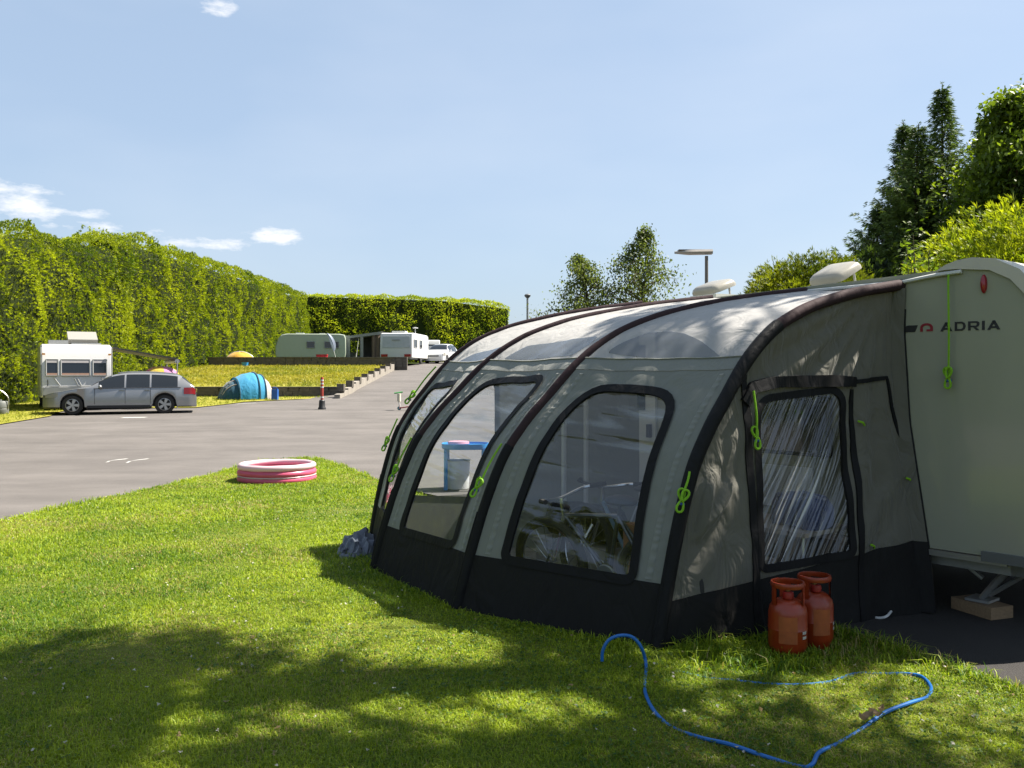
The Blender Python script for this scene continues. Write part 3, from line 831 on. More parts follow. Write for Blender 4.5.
for (u, h) in ((.79, 1.36), (.78, .52), (.97, .95), (.985, .55)):
    MB().tube([wall(u, h, .02), wall(u + .012, h - .012, .035), wall(u + .02, h - .03, .02)], .008, 5).build('toggle', M_['lime'], awn)
b = MB()
b.tube([wall(.35, .30, .03), wall(.348, .15, .05), wall(.345, .03, .09)], .006, 5)
b.build('peg_strap', M_['trim'], awn)
# ------------------------------------------------------------------ the near caravan
van = thing('caravan', 'nearest caravan, white with dark lettering on its side, standing behind the big awning', 'caravan', tuple(cv(2.2, 1.15, 0)))
M_['van_side'] = mat('shade_darkened_white_panel', (.38, .385, .30), .16, .5, var=.10, vscale=1.5, coat=.3, stretch=(1.6, 1.6, .5))  # white panel, its colour darkened to carry the shade on this side
PROF = [(3.95, .45), (4.05, .7), (4.05, 1.25), (3.9, 1.65), (3.6, 1.98), (3.2, 2.2), (2.75, 2.32), (1.6, 2.35), (.5, 2.385), (-.25, 2.415), (-.42, 2.40), (-.56, 2.33), (-.70, 2.17), (-.83, 1.92), (-.95, 1.55), (-1.03, 1.1), (-1.06, .7), (-1.04, .47)]
def shrink(p, d):
    c = (1.5, 1.4); return (p[0] - math.copysign(d, p[0] - c[0]), p[1] - math.copysign(d, p[1] - c[1]))
b = MB(); n = len(PROF); rows = []
for (bb, d) in ((.0, .0), (0.0, 0), (.03, -.012), (1.15, -.03), (2.27, -.012), (2.3, 0), (2.3, 0)):
    rows.append([cv(*((shrink(p, d)[0], bb, shrink(p, d)[1]))) for p in PROF])
b.grid(rows)
b.add([cv(p[0], 0, p[1]) for p in PROF], [tuple(range(n))]); b.add([cv(p[0], 2.3, p[1]) for p in PROF], [tuple(range(n))])
b.add([cv(3.95, 0, .45), cv(3.95, 2.3, .45), cv(-1.04, 2.3, .47), cv(-1.04, 0, .47)], [(0, 1, 2, 3)])
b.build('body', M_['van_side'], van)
# cream end moulding that caps the roof corner
M_['cream'] = mat('cream_moulding', (.62, .58, .48), .4, .5, var=.05)
cap = [(-.06, 2.405), (-.12, 2.44), (-.20, 2.465), (-.30, 2.475), (-.44, 2.455), (-.60, 2.37), (-.74, 2.19), (-.87, 1.93), (-.99, 1.56), (-1.07, 1.1), (-1.10, .7)]
inn = [(-.06, 2.40), (-.12, 2.405), (-.20, 2.405), (-.28, 2.395), (-.41, 2.38), (-.54, 2.31), (-.675, 2.15), (-.805, 1.9), (-.925, 1.54), (-1.0, 1.1), (-1.03, .7)]
b = MB(); b.grid([[cv(i_[0], -.006, i_[1]), cv(i_[0], -.02, i_[1]), cv(c_[0], -.02, c_[1]), cv(c_[0], .06, c_[1]), cv(c_[0], 2.24, c_[1]), cv(c_[0], 2.32, c_[1])] for c_, i_ in zip(cap, inn)])
b.build('end_moulding', M_['cream'], van)
# awning rail with its pale piping, skirt trim
b = MB(); b.tube([cv(2.7, -.015, 2.3)] + [cv(a, -.02, z) for a, z in ((1, 2.33), (.18, 2.345), (-.06, 2.375), (-.23, 2.385))], .014, 6); b.build('awning_rail', M_['white'], van)
b = MB(); b.box(-.52, 3.9, -.018, .01, .42, .46, Matrix(((E1.x, E2.x, 0, O_.x), (E1.y, E2.y, 0, O_.y), (0, 0, 1, 0), (0, 0, 0, 1)))); b.build('skirt_rail', M_['alu'], van, smooth=False)
MV = Matrix(((E1.x, E2.x, 0, O_.x), (E1.y, E2.y, 0, O_.y), (0, 0, 1, 0), (0, 0, 0, 1)))
b = MB(); b.box(-1.08, -.36, -.028, .06, .435, .50, MV); b.build('corner_bumper', mat('dark_grey_plastic', (.13, .135, .13), .5), van, smooth=False)
b = MB(); b.box(-.95, 3.8, .1, .2, .34, .44, MV); b.box(-.95, 3.8, 2.1, 2.2, .34, .44, MV); b.box(1.6, 1.75, .1, 2.2, .3, .4, MV); b.box(-.6, -.5, .1, 2.2, .34, .42, MV)
b.build('chassis', M_['steel'], van, smooth=False)
for bb in (.12, 2.0):
    w = MB(); MW = MV @ Matrix.Translation((2.3, bb, .32)) @ Matrix.Rotation(-PI / 2, 4, 'X')
    w.lathe([(.19, 0), (.29, 0), (.32, .03), (.32, .14), (.29, .17), (.19, .17)], 28, M=MW); o = w.build('wheel', M_['rubber'], van)
    r = MB(); r.lathe([(.02, .02), (.1, .01), (.19, .03), (.19, .14), (.1, .15), (.02, .15)], 24, M=MW); r.build('rim', M_['alu'], o)
# corner steady: two braced channels down to the block
b = MB()
for off in (0, .05):
    b.tube([cv(-.52, .20 + off, .47), cv(-.24, .26 + off, .115)], [.026, .02], 4)
    b.tube([cv(-.66, .20 + off, .43), cv(-.30, .25 + off, .15)], .014, 4)
b.box(-.32, -.16, .19, .37, .10, .118, MV)
b.build('corner_steady', M_['steel'], van, smooth=False)
b = MB(); b.tube([cv(.02, .3, .42), cv(-.22, .34, .24)], .018, 6); b.build('steady_brace', M_['steel'], van)
b = MB(); b.tube([cv(.35, .05, .30), cv(.10, .12, .20)], [.03, .02], 8); b.build('waste_pipe', M_['grey_plastic'], van)
# lens of the marker lamp
b = MB(); MM = MV @ Matrix.Translation((-.37, -.004, 2.29)) @ Matrix.Diagonal((.021, .03, .064, 1))
b.lathe([(math.cos(t), math.sin(t)) for t in np.linspace(-PI / 2, PI / 2, 13)], 20, M=MM); b.build('marker_lamp', M_['red_lens'], van)
# lettering
TX = Matrix(((-E1.x, 0, -E2.x, 0), (-E1.y, 0, -E2.y, 0), (0, 1, 0, 0), (0, 0, 0, 1)))
def on_side(x, y): return cv(-x, -.004, y)
def letter(polys, x, y, w, h):
    bb = MB()
    for pl in polys:
        bb.prism([(x + px * w, y + py * h) for px, py in pl], lambda X, Y: cv(-X, -.001, Y), lambda X, Y: cv(-X, -.004, Y))
    return bb
A_ = [[(0, 0), (.22, 0), (.56, .78), (.5, 1), (.42, 1)], [(.42, 1), (.6, 1), (1, 0), (.76, 0), (.47, .72)], [(.3, .18), (.36, .36), (.66, .36), (.74, .18)]]
D_ = [[(0, 0), (.22, 0), (.22, 1), (0, 1)], [(.225, .8), (.225, 1), (.7, 1), (.92, .85), (1, .6), (.77, .6), (.72, .74), (.6, .8)], [(.225, 0), (.225, .2), (.6, .2), (.72, .26), (.77, .4), (1, .4), (.92, .15), (.7, 0)], [(.77, .4), (.77, .6), (1, .6), (1, .4)]]
R_ = [[(0, 0), (.22, 0), (.22, 1), (0, 1)], [(.225, .8), (.225, 1), (.8, 1), (.97, .88), (1, .7), (.78, .68), (.72, .8)], [(.225, .34), (.225, .52), (.72, .52), (.78, .68), (1, .68), (.95, .45), (.8, .36)], [(.45, .34), (.72, .34), (1, 0), (.72, 0)]]
I_ = [[(0, 0), (1, 0), (1, 1), (0, 1)]]
lb = MB(); x = .078; Y0, Hh = 1.982, .062
for gl, w in ((A_, .082), (D_, .072), (R_, .074), (I_, .017), (A_, .082)):
    q = letter(gl, x, Y0, w, Hh); lb.add(q.v, q.f); x += w + .017
lb.build('lettering', M_['black'], van, smooth=False)
q = MB(); arc = []
for t in np.linspace(0, PI, 12): arc.append((-.018 + .045 * math.cos(t), Y0 + .03 + .032 * math.sin(t)))
outl = arc + [(-.063, Y0 + .002), (-.045, Y0 + .002), (-.045, Y0 + .028)] + [(-.018 - .027 * math.cos(t), Y0 + .03 + .016 * math.sin(t)) for t in np.linspace(0, PI, 10)] + [(.009, Y0 + .018), (-.018, Y0 + .018), (-.018, Y0 + .004), (.027, Y0 + .004)]
q.prism(outl, lambda X, Y: cv(-X, -.001, Y), lambda X, Y: cv(-X, -.004, Y)); q.build('emblem', mat('red_badge', (.30, .015, .03), .35), van, smooth=False)
q = MB(); q.prism([(-.19, Y0 + .002), (-.10, Y0 + .002), (-.08, Y0 + .05), (-.16, Y0 + .05)], lambda X, Y: cv(-X, -.001, Y), lambda X, Y: cv(-X, -.004, Y)); q.build('emblem', M_['black'], van, smooth=False)
# side windows and door seen through the awning
def van_window(a0, a1, z0, z1):
    o = MB().box(a0, a1, -.03, -.003, z0, z1, MV).build('window', M_['dark_glass'], van, smooth=False)
    f = MB(); 
    for (p, q_) in (((a0, z0), (a1, z0)), ((a1, z0), (a1, z1)), ((a1, z1), (a0, z1)), ((a0, z1), (a0, z0))): f.tube([cv(p[0], -.022, p[1]), cv(q_[0], -.022, q_[1])], .018, 6)
    f.build('frame', M_['black'], o)
van_window(.75, 1.95, 1.06, 1.50); van_window(3.3, 3.75, 1.1, 1.55)
d = MB().box(2.5, 3.15, -.025, -.002, .5, 2.25, MV).build('door', M_['white'], van, smooth=False)
MB().box(2.62, 3.02, -.034, -.026, 1.35, 1.95, MV).build('window', M_['dark_glass'], d, smooth=False)
MB().box(2.54, 2.58, -.06, -.026, 1.1, 1.22, MV).build('handle', M_['black'], d, smooth=False)
MB().box(.9, 1.7, -.022, -.003, .62, .95, MV).build('locker_door', M_['white'], van, smooth=False)
# rear window (seen from a step to the right)
ME_ = [cv(-1.075, bb, z) for bb, z in ((.35, 1.0), (1.95, 1.0))] + [cv(-.985, bb, z) for bb, z in ((1.95, 1.62), (.35, 1.62))]
b = MB(); b.add(ME_ + [p + E1 * -.03 for p in ME_], [(0, 1, 2, 3), (4, 5, 6, 7), (0, 1, 5, 4), (1, 2, 6, 5), (2, 3, 7, 6), (3, 0, 4, 7)]); b.build('window', M_['dark_glass'], van, smooth=False)
# two open roof hatches
def hatch(a, bb, tilt, wd, ln):
    o = MB(); Mh = MV @ Matrix.Translation((a, bb, 2.395)) @ Matrix.Rotation(R(12), 4, 'Z')
    o.box(-ln / 2, ln / 2, -wd / 2, wd / 2, -.02, .045, Mh); o = o.build('roof_hatch', M_['white'], van, smooth=False)
    Ml = Mh @ Matrix.Translation((0, -wd / 2, .045)) @ Matrix.Rotation(R(tilt), 4, 'X') @ Matrix.Translation((0, wd / 2, 0))
    prof = []
    for (s, z) in ((1.0, 0), (1.0, .025), (.94, .05), (.8, .07), (.4, .078), (.02, .08)): prof.append((s, z))
    l = MB(); rows = []
    for s, z in prof:
        row = []
        for k in range(24):
            t = 2 * PI * k / 24; cx = abs(math.cos(t)) ** .35 * math.copysign(1, math.cos(t)); sy = abs(math.sin(t)) ** .35 * math.copysign(1, math.sin(t))
            row.append(Ml @ Vector((cx * s * ln / 2, sy * s * wd / 2, z)))
        row.append(row[0]); rows.append(row)
    l.grid(rows); n0 = 25 * 5; l.add([rows[-1][k] for k in range(24)], [tuple(range(24))])
    l.build('lid', M_['clear_grey'], o)
    for s_ in (.3, -.3): MB().tube([Mh @ Vector((ln * s_, wd * .3, .04)), Ml @ Vector((ln * s_, wd * .3, .0))], .01, 5).build('stay', M_['grey_plastic'], o)
hatch(1.14, .75, 28, .32, .37)
hatch(2.46, .8, 20, .30, .38)
# guy cord hanging from the rail end
g_ = guy(cv(-.155, -.03, 2.37), cv(-.155, -.03, 1.66), -E2, par=van); g_['label'] = 'lime green cord hanging from the awning rail'

# ------------------------------------------------------------------ small things round the van
b = MB(); Mb = MV @ Matrix.Translation((-.24, .27, 0)) @ Matrix.Rotation(R(20), 4, 'Z')
b.box(-.17, .17, -.10, .10, .012, .095, Mb); o = b.build('wood_block', mat('rough_sawn_wood', (.33, .22, .12), .8, var=.35, vscale=9, stretch=(1, 8, 8), bump=.3), smooth=False)
tag(o, 'wooden block under the steel leg of the nearest caravan', 'block')
M_['bottle'] = mat('red_orange_gas_paint', (.31, .036, .008), .32, .5, var=.45, vscale=7, bump=.08, bscale=25)
M_['bottle_label'] = mat('faded_orange_label', (.38, .085, .015), .55, var=.35, vscale=18)
M_['brass'] = mat('dull_brass', (.30, .2, .09), .4, metal=.8)
def gas_bottle(p, rot, label):
    t = thing('gas_bottle', label, 'gas bottle', tuple(p), 'red gas bottles beside the awning')
    r = .125
    MZ = Matrix.Translation(p) @ Matrix.Rotation(rot, 4, 'Z') @ Matrix.Diagonal((.90, .90, .95, 1))
    b = MB(); b.lathe([(.001, .0), (.10, .0), (.105, .03), (.115, .045), (r, .07), (r + .001, .17), (r + .003, .175), (r + .001, .18), (r, .27), (.118, .305), (.10, .332), (.072, .35), (.03, .36), (.001, .362)], 40, M=MZ)
    b.build('cylinder', M_['bottle'], t)
    b = MB(); R_o, R_i = .108, .102
    # collar: three uprights and a rolled top rim, open towards the valve
    for (a0, a1) in ((R(-38), R(-12)), (R(192), R(218)), (R(70), R(110))):
        k = 6; rows = []
        for q in range(k + 1):
            a = a0 + (a1 - a0) * q / k; c, s_ = math.cos(a), math.sin(a)
            rows.append([MZ @ Vector((R_i * c, R_i * s_, .31)), MZ @ Vector((R_o * c, R_o * s_, .31)), MZ @ Vector((R_o * c, R_o * s_, .455)), MZ @ Vector((R_i * c, R_i * s_, .455)), MZ @ Vector((R_i * c, R_i * s_, .31))])
        b.grid(rows)
    b.lathe([(R_i, .43), (R_o, .43), (R_o + .006, .447), (R_o, .463), (R_i - .004, .463), (R_i - .006, .447), (R_i, .43)], 40, M=MZ)
    rows = []
    b.build('collar', M_['bottle'], t)
    v = MB(); v.lathe([(.001, .345), (.026, .345), (.026, .375), (.018, .38), (.018, .41), (.03, .412), (.03, .43), (.001, .432)], 16, M=MZ)
    o = v.build('valve', M_['brass'], t)
    v = MB(); v.lathe([(.001, .36), (.034, .36), (.038, .375), (.034, .4), (.001, .402)], 14, M=MZ @ Matrix.Translation((0, -.02, 0))); v.build('cap', mat('red_cap', (.35, .02, .015), .5), o)
    l = MB(); l.lathe([(r + .0015, .10), (r + .0025, .10), (r + .0025, .265), (r + .0015, .265)], 16, a0=R(-125), a1=R(-70), M=MZ); l.build('label', M_['bottle_label'], t)
    l = MB()
    for z in (.125, .155): l.lathe([(r + .002, z), (r + .003, z), (r + .003, z + .018), (r + .002, z + .018)], 6, a0=R(-52), a1=R(-34), M=MZ)
    l.build('label', mat('white_sticker', (.55, .5, .45), .6, var=.4, vscale=60), t)
    return t
gas_bottle(Vector((1.645, 5.37, .012)), R(-8), 'red gas bottle in front, nearest the camera, with an orange label')
gas_bottle(Vector((1.862, 5.545, .012)), R(14), 'red gas bottle standing behind the other one, closer to the caravan')
# blue hose
pts = [(602, 661), (603, 650), (609, 640), (620, 635.5), (632, 637), (641, 647), (646, 664), (645, 682), (646, 697), (655, 713), (672, 725), (700, 737), (730, 747), (765, 756), (800, 764), (812, 765.5),
       (819, 755), (836, 743), (858, 730), (884, 715), (910, 704), (927, 695), (931, 687), (922, 679), (905, 674), (880, 672), (855, 674), (830, 682), (800, 685), (770, 684.5), (735, 681), (705, 678), (680, 672)]
hp = []
for k, (x, y) in enumerate(pts):
    z = .026 if k < 26 else .014
    p = gp(x, y, z); p.z += .012 * math.sin(k * 1.7) * (k < 26)
    if k < 7: p = at(x, y, 5.12)
    hp.append(p)
def spline(pts, n=8):
    out = []
    for i in range(len(pts) - 1):
        p0, p1, p2, p3 = pts[max(i - 1, 0)], pts[i], pts[i + 1], pts[min(i + 2, len(pts) - 1)]
        for k in range(n):
            t = k / n
            out.append(.5 * ((2 * p1) + (p2 - p0) * t + (2 * p0 - 5 * p1 + 4 * p2 - p3) * t * t + (3 * p1 - p0 - 3 * p2 + p3) * t ** 3))
    out.append(pts[-1]); return out
b = MB(); b.tube(spline(hp), .0095, 8); o = b.build('hose', mat('blue_hose', (.012, .16, .52), .4, .4, var=.12, vscale=14)); tag(o, 'thin blue water hose snaking across the grass in front of the awning', 'hose')
# curled dead leaves beside the hose
M_['dry'] = mat('dry_leaf', (.36, .25, .14), .8, var=.3, vscale=40, trans=.2)
b = MB()
for (x, y, s, a) in ((866, 719, .042, .3), (875, 715, .035, 2.2), (881, 711, .03, 4)):
    p = gp(x, y, .05); rows = []
    for q in np.linspace(-1, 1, 7):
        rows.append([p + Vector((math.cos(a) * q - math.sin(a) * w * (1 - q * q) * .5, math.sin(a) * q + math.cos(a) * w * (1 - q * q) * .5, .5 * w * w + .35 * q * q + .15 * math.sin(4 * q))) * s - p * 0 + p * (s - s) for w in np.linspace(-1, 1, 5)])
        rows[-1] = [p + (r - p * 1) if False else r for r in rows[-1]]
    rows = []
    for q in np.linspace(-1, 1, 7):
        rows.append([p + Vector((math.cos(a) * q - math.sin(a) * w * (1 - q * q) * .5, math.sin(a) * q + math.cos(a) * w * (1 - q * q) * .5, .5 * w * w + .35 * q * q + .15 * math.sin(4 * q))) * s for w in np.linspace(-1, 1, 5)])
    b.grid(rows)
o = b.build('dead_leaf', M_['dry']); tag(o, 'curled pale brown dead leaf lying on the blue hose', 'leaf')
# crumpled grey cloth at the far awning corner
b = MB(); rows = []
c = gp(361, 552, .0)
for i in range(26):
    row = []
    for j in range(26):
        x, y = (i / 25 - .5), (j / 25 - .5); r = math.hypot(x, y) * 2
        h = max(0, 1 - r) ** .6 * .20 + .09 * noise.noise(Vector((x * 9, y * 9, 4))) * (1 if r < 1 else .2) + .05 * noise.noise(Vector((x * 22, y * 22, 1)))
        row.append(c + Vector((x * .42 + .05 * noise.noise(Vector((x * 8, y * 8, 0))), y * .8, max(.005, h))))
    rows.append(row)
b.grid(rows); o = b.build('crumpled_cloth', fabric('grey_blue_cloth', (.16, .18, .22), 0, wr=.8)); tag(o, 'crumpled grey cloth on the grass at the far corner of the awning', 'cloth')
# white cable end on the dark ground
b = MB(); b.tube(spline([gp(872, 617, .012), gp(880, 618, .015), gp(887, 616, .03), gp(892, 609, .05), gp(889, 606, .06)]), .009, 6); o = b.build('cable', M_['white']); tag(o, 'short white cable end curling up beside the dark awning skirt', 'cable')
# paddling pool
pc = gp(277, 481); PR = .595
t = thing('paddling_pool', 'round pink and white inflatable paddling pool on the lawn', 'pool', (pc.x, pc.y, .016))
def ring(z, r, rad, m, nm, par):
    b = MB(); b.tube([Vector((pc.x + r * math.cos(a), pc.y + r * math.sin(a), z)) for a in np.linspace(0, 2 * PI, 61)[:-1]], [rad + .002 * math.sin(a * 9) for a in np.linspace(0, 2 * PI, 61)[:-1]], 14, closed=True); return b.build(nm, m, par)
M_['pool_white'] = mat('white_pool_vinyl', (.86, .66, .70), .25, .5, var=.04, trans=.25)
M_['pool_pink'] = mat('pink_pool_vinyl', (.92, .16, .30), .28, .5, var=.08, trans=.3)
M_['pool_deep'] = mat('deep_pink_vinyl', (.72, .03, .16), .3, .5, var=.08, trans=.2)
ring(.245, PR - .045, .048, M_['pool_white'], 'ring', t); ring(.152, PR - .045, .053, M_['pool_pink'], 'ring', t); ring(.056, PR - .045, .054, M_['pool_pink'], 'ring', t)
ring(.104, PR - .008, .012, M_['pool_white'], 'seam', t)
b = MB(); b.lathe([(.001, .05), (PR - .07, .05)], 48, c=(pc.x, pc.y, 0)); b.build('pool_floor', M_['pool_deep'], t)
b = MB(); b.lathe([(PR - .085, .2), (PR - .09, .05)], 48, c=(pc.x, pc.y, 0)); b.build('inner_wall', M_['pool_deep'], t)
M_['fish'] = mat('orange_print', (.7, .12, .02), .5)
for a, z in ((-.62, .15), (-.35, .14)):
    b = MB()
    d = Vector((math.cos(a), math.sin(a), 0)); s = Vector((-d.y, d.x, 0)); p = Vector((pc.x, pc.y, z)) + d * (PR + .0035)
    b.prism([(-.03, 0), (.0, .016), (.022, .003), (.036, .016), (.036, -.016), (.022, -.003), (0, -.016)], lambda X, Y: p + s * X + UP * Y, lambda X, Y: p + s * X + UP * Y - d * .004)
    b.build('printed_fish', M_['fish'], t, smooth=False)

# ------------------------------------------------------------------ inside the awning
M_['bike_frame'] = mat('dark_bike_paint', (.03, .035, .05), .3, .6, coat=.4)
M_['chrome'] = mat('bright_alloy', (.75, .75, .74), .2, .5, .9)
def bicycle(p, ang, r, label, fm, lean=.12):
    t = thing('bicycle', label, 'bicycle', tuple(p), 'bicycles inside the awning')
    MT = Matrix.Translation(p) @ Matrix.Rotation(ang, 4, 'Z') @ Matrix.Rotation(lean, 4, 'X')
    wb = r * 3.1
    for x in (0, wb):
        w = MB(); w.tube([MT @ Vector((x + r * math.cos(a), 0, r + r * math.sin(a))) for a in np.linspace(0, 2 * PI, 41)[:-1]], .034, 8, closed=True); o = w.build('wheel', M_['rubber'], t)
        s = MB(); s.tube([MT @ Vector((x + (r - .035) * math.cos(a), 0, r + (r - .035) * math.sin(a))) for a in np.linspace(0, 2 * PI, 37)[:-1]], .009, 6, closed=True)
        for k in range(18):
            a = 2 * PI * k / 18; s.tube([MT @ Vector((x, .012 * (-1) ** k, r)), MT @ Vector((x + (r - .03) * math.cos(a), 0, r + (r - .03) * math.sin(a)))], .0022, 4, caps=False)
        s.build('rim', M_['chrome'], o)
    q = lambda x, y, z: MT @ Vector((x * r, y, z * r))
    f = MB(); seat, bb, head = (2.1, 0, 2.35), (1.75, 0, .95), (.55, 0, 2.2)
    for a, c in ((head, seat), (head, bb), (seat, bb), (bb, (3.1, .05, 1)), (bb, (3.1, -.05, 1)), (seat, (3.1, .05, 1)), (seat, (3.1, -.05, 1))): f.tube([q(*a), q(*c)], .016, 8)
    f.build('frame', fm, t)
    f = MB(); f.tube([q(.45, 0, 2.6), q(.5, 0, 2.2), q(.2, .05, 1.6), q(0, .05, 1)], .014, 7); f.tube([q(.2, 0, 1.6), q(0, -.05, 1)], .012, 7); f.build('fork', M_['chrome'], t)
    h = MB(); h.tube(spline([q(.75, .3, 2.75), q(.5, .22, 2.7), q(.42, .05, 2.6), q(.42, -.05, 2.6), q(.5, -.22, 2.7), q(.75, -.3, 2.75)], 4), .012, 7); h = h.build('handlebar', M_['chrome'], t)
    for s_ in (1, -1):
        b = MB(); b.tube([q(.62, s_ * .27, 2.73), q(.95, s_ * .335, 2.78)], .017, 8); b.build('grip', M_['rubber'], h)
    s = MB(); s.lathe([(.001, .05), (.5, .045), (.9, .02), (1, 0), (.9, -.02), (.001, -.03)], 18, M=MT @ Matrix.Translation((2.2 * r, 0, 2.7 * r)) @ Matrix.Diagonal((.13, .075, .8, 1))); s.tube([q(2.1, 0, 2.3), q(2.18, 0, 2.7)], .012, 6); s.build('saddle', M_['black'], t)
    c = MB(); c.lathe([(.02, -.01), (.08, -.01), (.085, 0), (.08, .01), (.02, .01)], 24, M=MT @ Matrix.Translation((1.75 * r, -.04, .95 * r)) @ Matrix.Rotation(PI / 2, 4, 'X')); c.tube([q(1.75, -.06, .95), q(2.2, -.08, .5)], .012, 6); c.build('crank', M_['steel'], t)
bicycle(Vector((.30, 6.50, .035)), math.atan2(-.767, .641) + .12, .30, 'dark bicycle inside the awning, nearest its big front window', M_['bike_frame'], .1)
bicycle(Vector((.55, 7.05, .035)), math.atan2(-.767, .641) - .12, .30, 'bicycle with a pale blue frame leaning behind the dark one inside the awning', mat('pale_blue_paint', (.14, .24, .32), .3, coat=.3), -.12)
b = MB(); Mx = Matrix.Translation((.99, 6.22, .03)) @ Matrix.Rotation(.5, 4, 'Z')
b.box(-.17, .17, -.14, .14, 0, .62, Mx); b.add([Mx @ Vector(p) for p in ((-.17, -.14, .622), (.17, -.14, .622), (.17, -.26, .73), (-.17, -.26, .73))], [(0, 1, 2, 3)])
o = b.build('cardboard_box', mat('brown_cardboard', (.36, .16, .085), .85, var=.15), smooth=False); tag(o, 'brown cardboard box with an open flap, behind the bicycles inside the awning', 'box')
b = MB(); b.lathe([(.001, 0), (.10, 0), (.13, .22), (.135, .23), (.125, .225), (.095, .02), (.001, .02)], 24, c=(.02, 6.46, .035)); o = b.build('bucket', mat('pink_plastic', (.7, .08, .25), .4)); tag(o, 'small pink bucket in the lower left corner of the big awning window', 'bucket')
# low folding table with things, seen through the door window
b = MB(); Mx = Matrix.Translation((.62, 7.55, .03)) @ Matrix.Rotation(-.85, 4, 'Z'); b.box(-.4, .4, -.2, .2, 0, .22, Mx); b.box(-.42, .42, -.22, .22, .22, .26, Mx); o = b.build('storage_box', mat('beige_box', (.36, .32, .27), .6), smooth=False); tag(o, 'low beige storage box behind the bicycles inside the awning', 'box')
b = MB(); Mx = Mx @ Matrix.Translation((0, 0, .265)); rows = []
for x, s in ((-.38, .05), (-.37, .7), (-.33, .95), (-.1, 1.02), (.1, 1.0), (.33, .93), (.37, .7), (.38, .05)):
    rows.append([Mx @ Vector((x, .17 * s * math.cos(a), max(0, .15 + .15 * s * math.sin(a) + .012 * math.sin(a * 5 + x * 9)))) for a in np.linspace(0, 2 * PI, 25)])
b.grid(rows); o = b.build('sports_bag', M_['cl_black']); tag(o, 'black sports bag lying on the storage box behind the bicycles', 'bag')
t = thing('camp_table', 'pale camp table standing inside the awning behind its side door window', 'table', tuple(cv(.9, -.75, 0)))
b = MB(); b.box(.35, 1.35, -1.0, -.45, .60, .63, MV); b.build('tabletop', mat('table_board', (.34, .29, .24), .5), t, smooth=False)
for a in (.4, 1.3):
    for bb in (-.95, -.5): MB().tube([cv(a, bb, .03), cv(a, bb, .6)], .013, 6).build('leg', M_['alu'], t)
b = MB(); Mx = MV @ Matrix.Translation((.55, -.72, .632)) @ Matrix.Rotation(.2, 4, 'Z')
rows = []
for k, (s, z) in enumerate(((1, 0), (1.04, .05), (1.02, .14), (.85, .2), (.4, .22), (.02, .22))):
    rows.append([Mx @ Vector((.2 * s * (abs(math.cos(a)) ** .5 * math.copysign(1, math.cos(a))), .14 * s * (abs(math.sin(a)) ** .5 * math.copysign(1, math.sin(a))), z + .015 * math.sin(a * 3 + k))) for a in np.linspace(0, 2 * PI, 25)])
b.grid(rows); o = b.build('bag', fabric('blue_bag_cloth', (.03, .05, .15), 0, wr=.8)); tag(o, 'blue cloth bag on the camp table inside the awning', 'bag')
b = MB(); b.box(.62, 1.07, -1.3, -.95, .05, .38, MV); b.box(.61, 1.08, -1.31, -.94, .38, .42, MV); o = b.build('cool_box', mat('tan_plastic', (.42, .33, .25), .5), smooth=False); tag(o, 'tan cool box on the awning floor in front of the camp table', 'cool box')
# folding chair
t = thing('folding_chair', 'dark folding camp chair inside the awning beside the caravan door', 'chair', tuple(cv(1.9, -.8, 0)))
def q_(x, y, z): return cv(1.9 + x, -.8 + y, z)
b = MB(); b.add([q_(-.22, -.2, .45), q_(.22, -.2, .45), q_(.22, .22, .42), q_(-.22, .22, .42), q_(-.22, -.2, .43), q_(.22, -.2, .43), q_(.22, .22, .40), q_(-.22, .22, .40)], [(0, 1, 2, 3), (4, 5, 6, 7), (0, 1, 5, 4), (1, 2, 6, 5), (2, 3, 7, 6), (3, 0, 4, 7)]); b.build('seat', M_['cl_black'], t, smooth=False)
b = MB(); b.add([q_(-.22, .22, .45), q_(.22, .22, .45), q_(.22, .38, .95), q_(-.22, .38, .95), q_(-.22, .24, .45), q_(.22, .24, .45), q_(.22, .40, .95), q_(-.22, .40, .95)], [(0, 1, 2, 3), (4, 5, 6, 7), (0, 1, 5, 4), (1, 2, 6, 5), (2, 3, 7, 6), (3, 0, 4, 7)]); b.build('backrest', M_['cl_black'], t, smooth=False)
for s_ in (-.24, .24):
    MB().tube([q_(s_, -.22, .03), q_(s_, .40, .97)], .012, 6).build('leg', M_['alu'], t); MB().tube([q_(s_, .30, .03), q_(s_, -.22, .47)], .012, 6).build('leg', M_['alu'], t)
# pale upright poles
for k, (x, y, Y) in enumerate(((564, 430, 7.9), (586, 430, 8.15))):
    p = at(x, y, Y); o = MB().tube([(p.x, p.y, .03), (p.x, p.y, 2.15)], .022, 8).build('awning_pole', M_['white']); tag(o, ('white upright pole inside the awning, the left one of the pair behind the big window', 'white upright pole inside the awning, the right one of the pair behind the big window')[k], 'pole', 'poles inside the awning')
# child's blue table outside the far end of the awning
tp = Vector((-.68, 13.1, .006))
t = thing('play_table', 'blue plastic play table standing on the tarmac beyond the awning', 'table', tuple(tp))
M_['toy_blue'] = mat('bright_blue_plastic', (.03, .30, .72), .35, .5)
b = MB(); rows = []
for (s, z) in ((.02, .63), (.94, .63), (.97, .66), (1, .66), (1, .60), (.95, .58), (.02, .58)):
    rows.append([tp + Vector((.34 * s * abs(math.cos(a)) ** .6 * math.copysign(1, math.cos(a)), .26 * s * abs(math.sin(a)) ** .6 * math.copysign(1, math.sin(a)), z)) for a in np.linspace(0, 2 * PI, 33)])
b.grid(rows); b.build('tabletop', M_['toy_blue'], t)
for sx in (-1, 1):
    for sy in (-1, 1): MB().tube([tp + Vector((sx * .27, sy * .19, 0)), tp + Vector((sx * .27, sy * .19, .58))], .028, 8).build('leg', M_['toy_blue'], t)
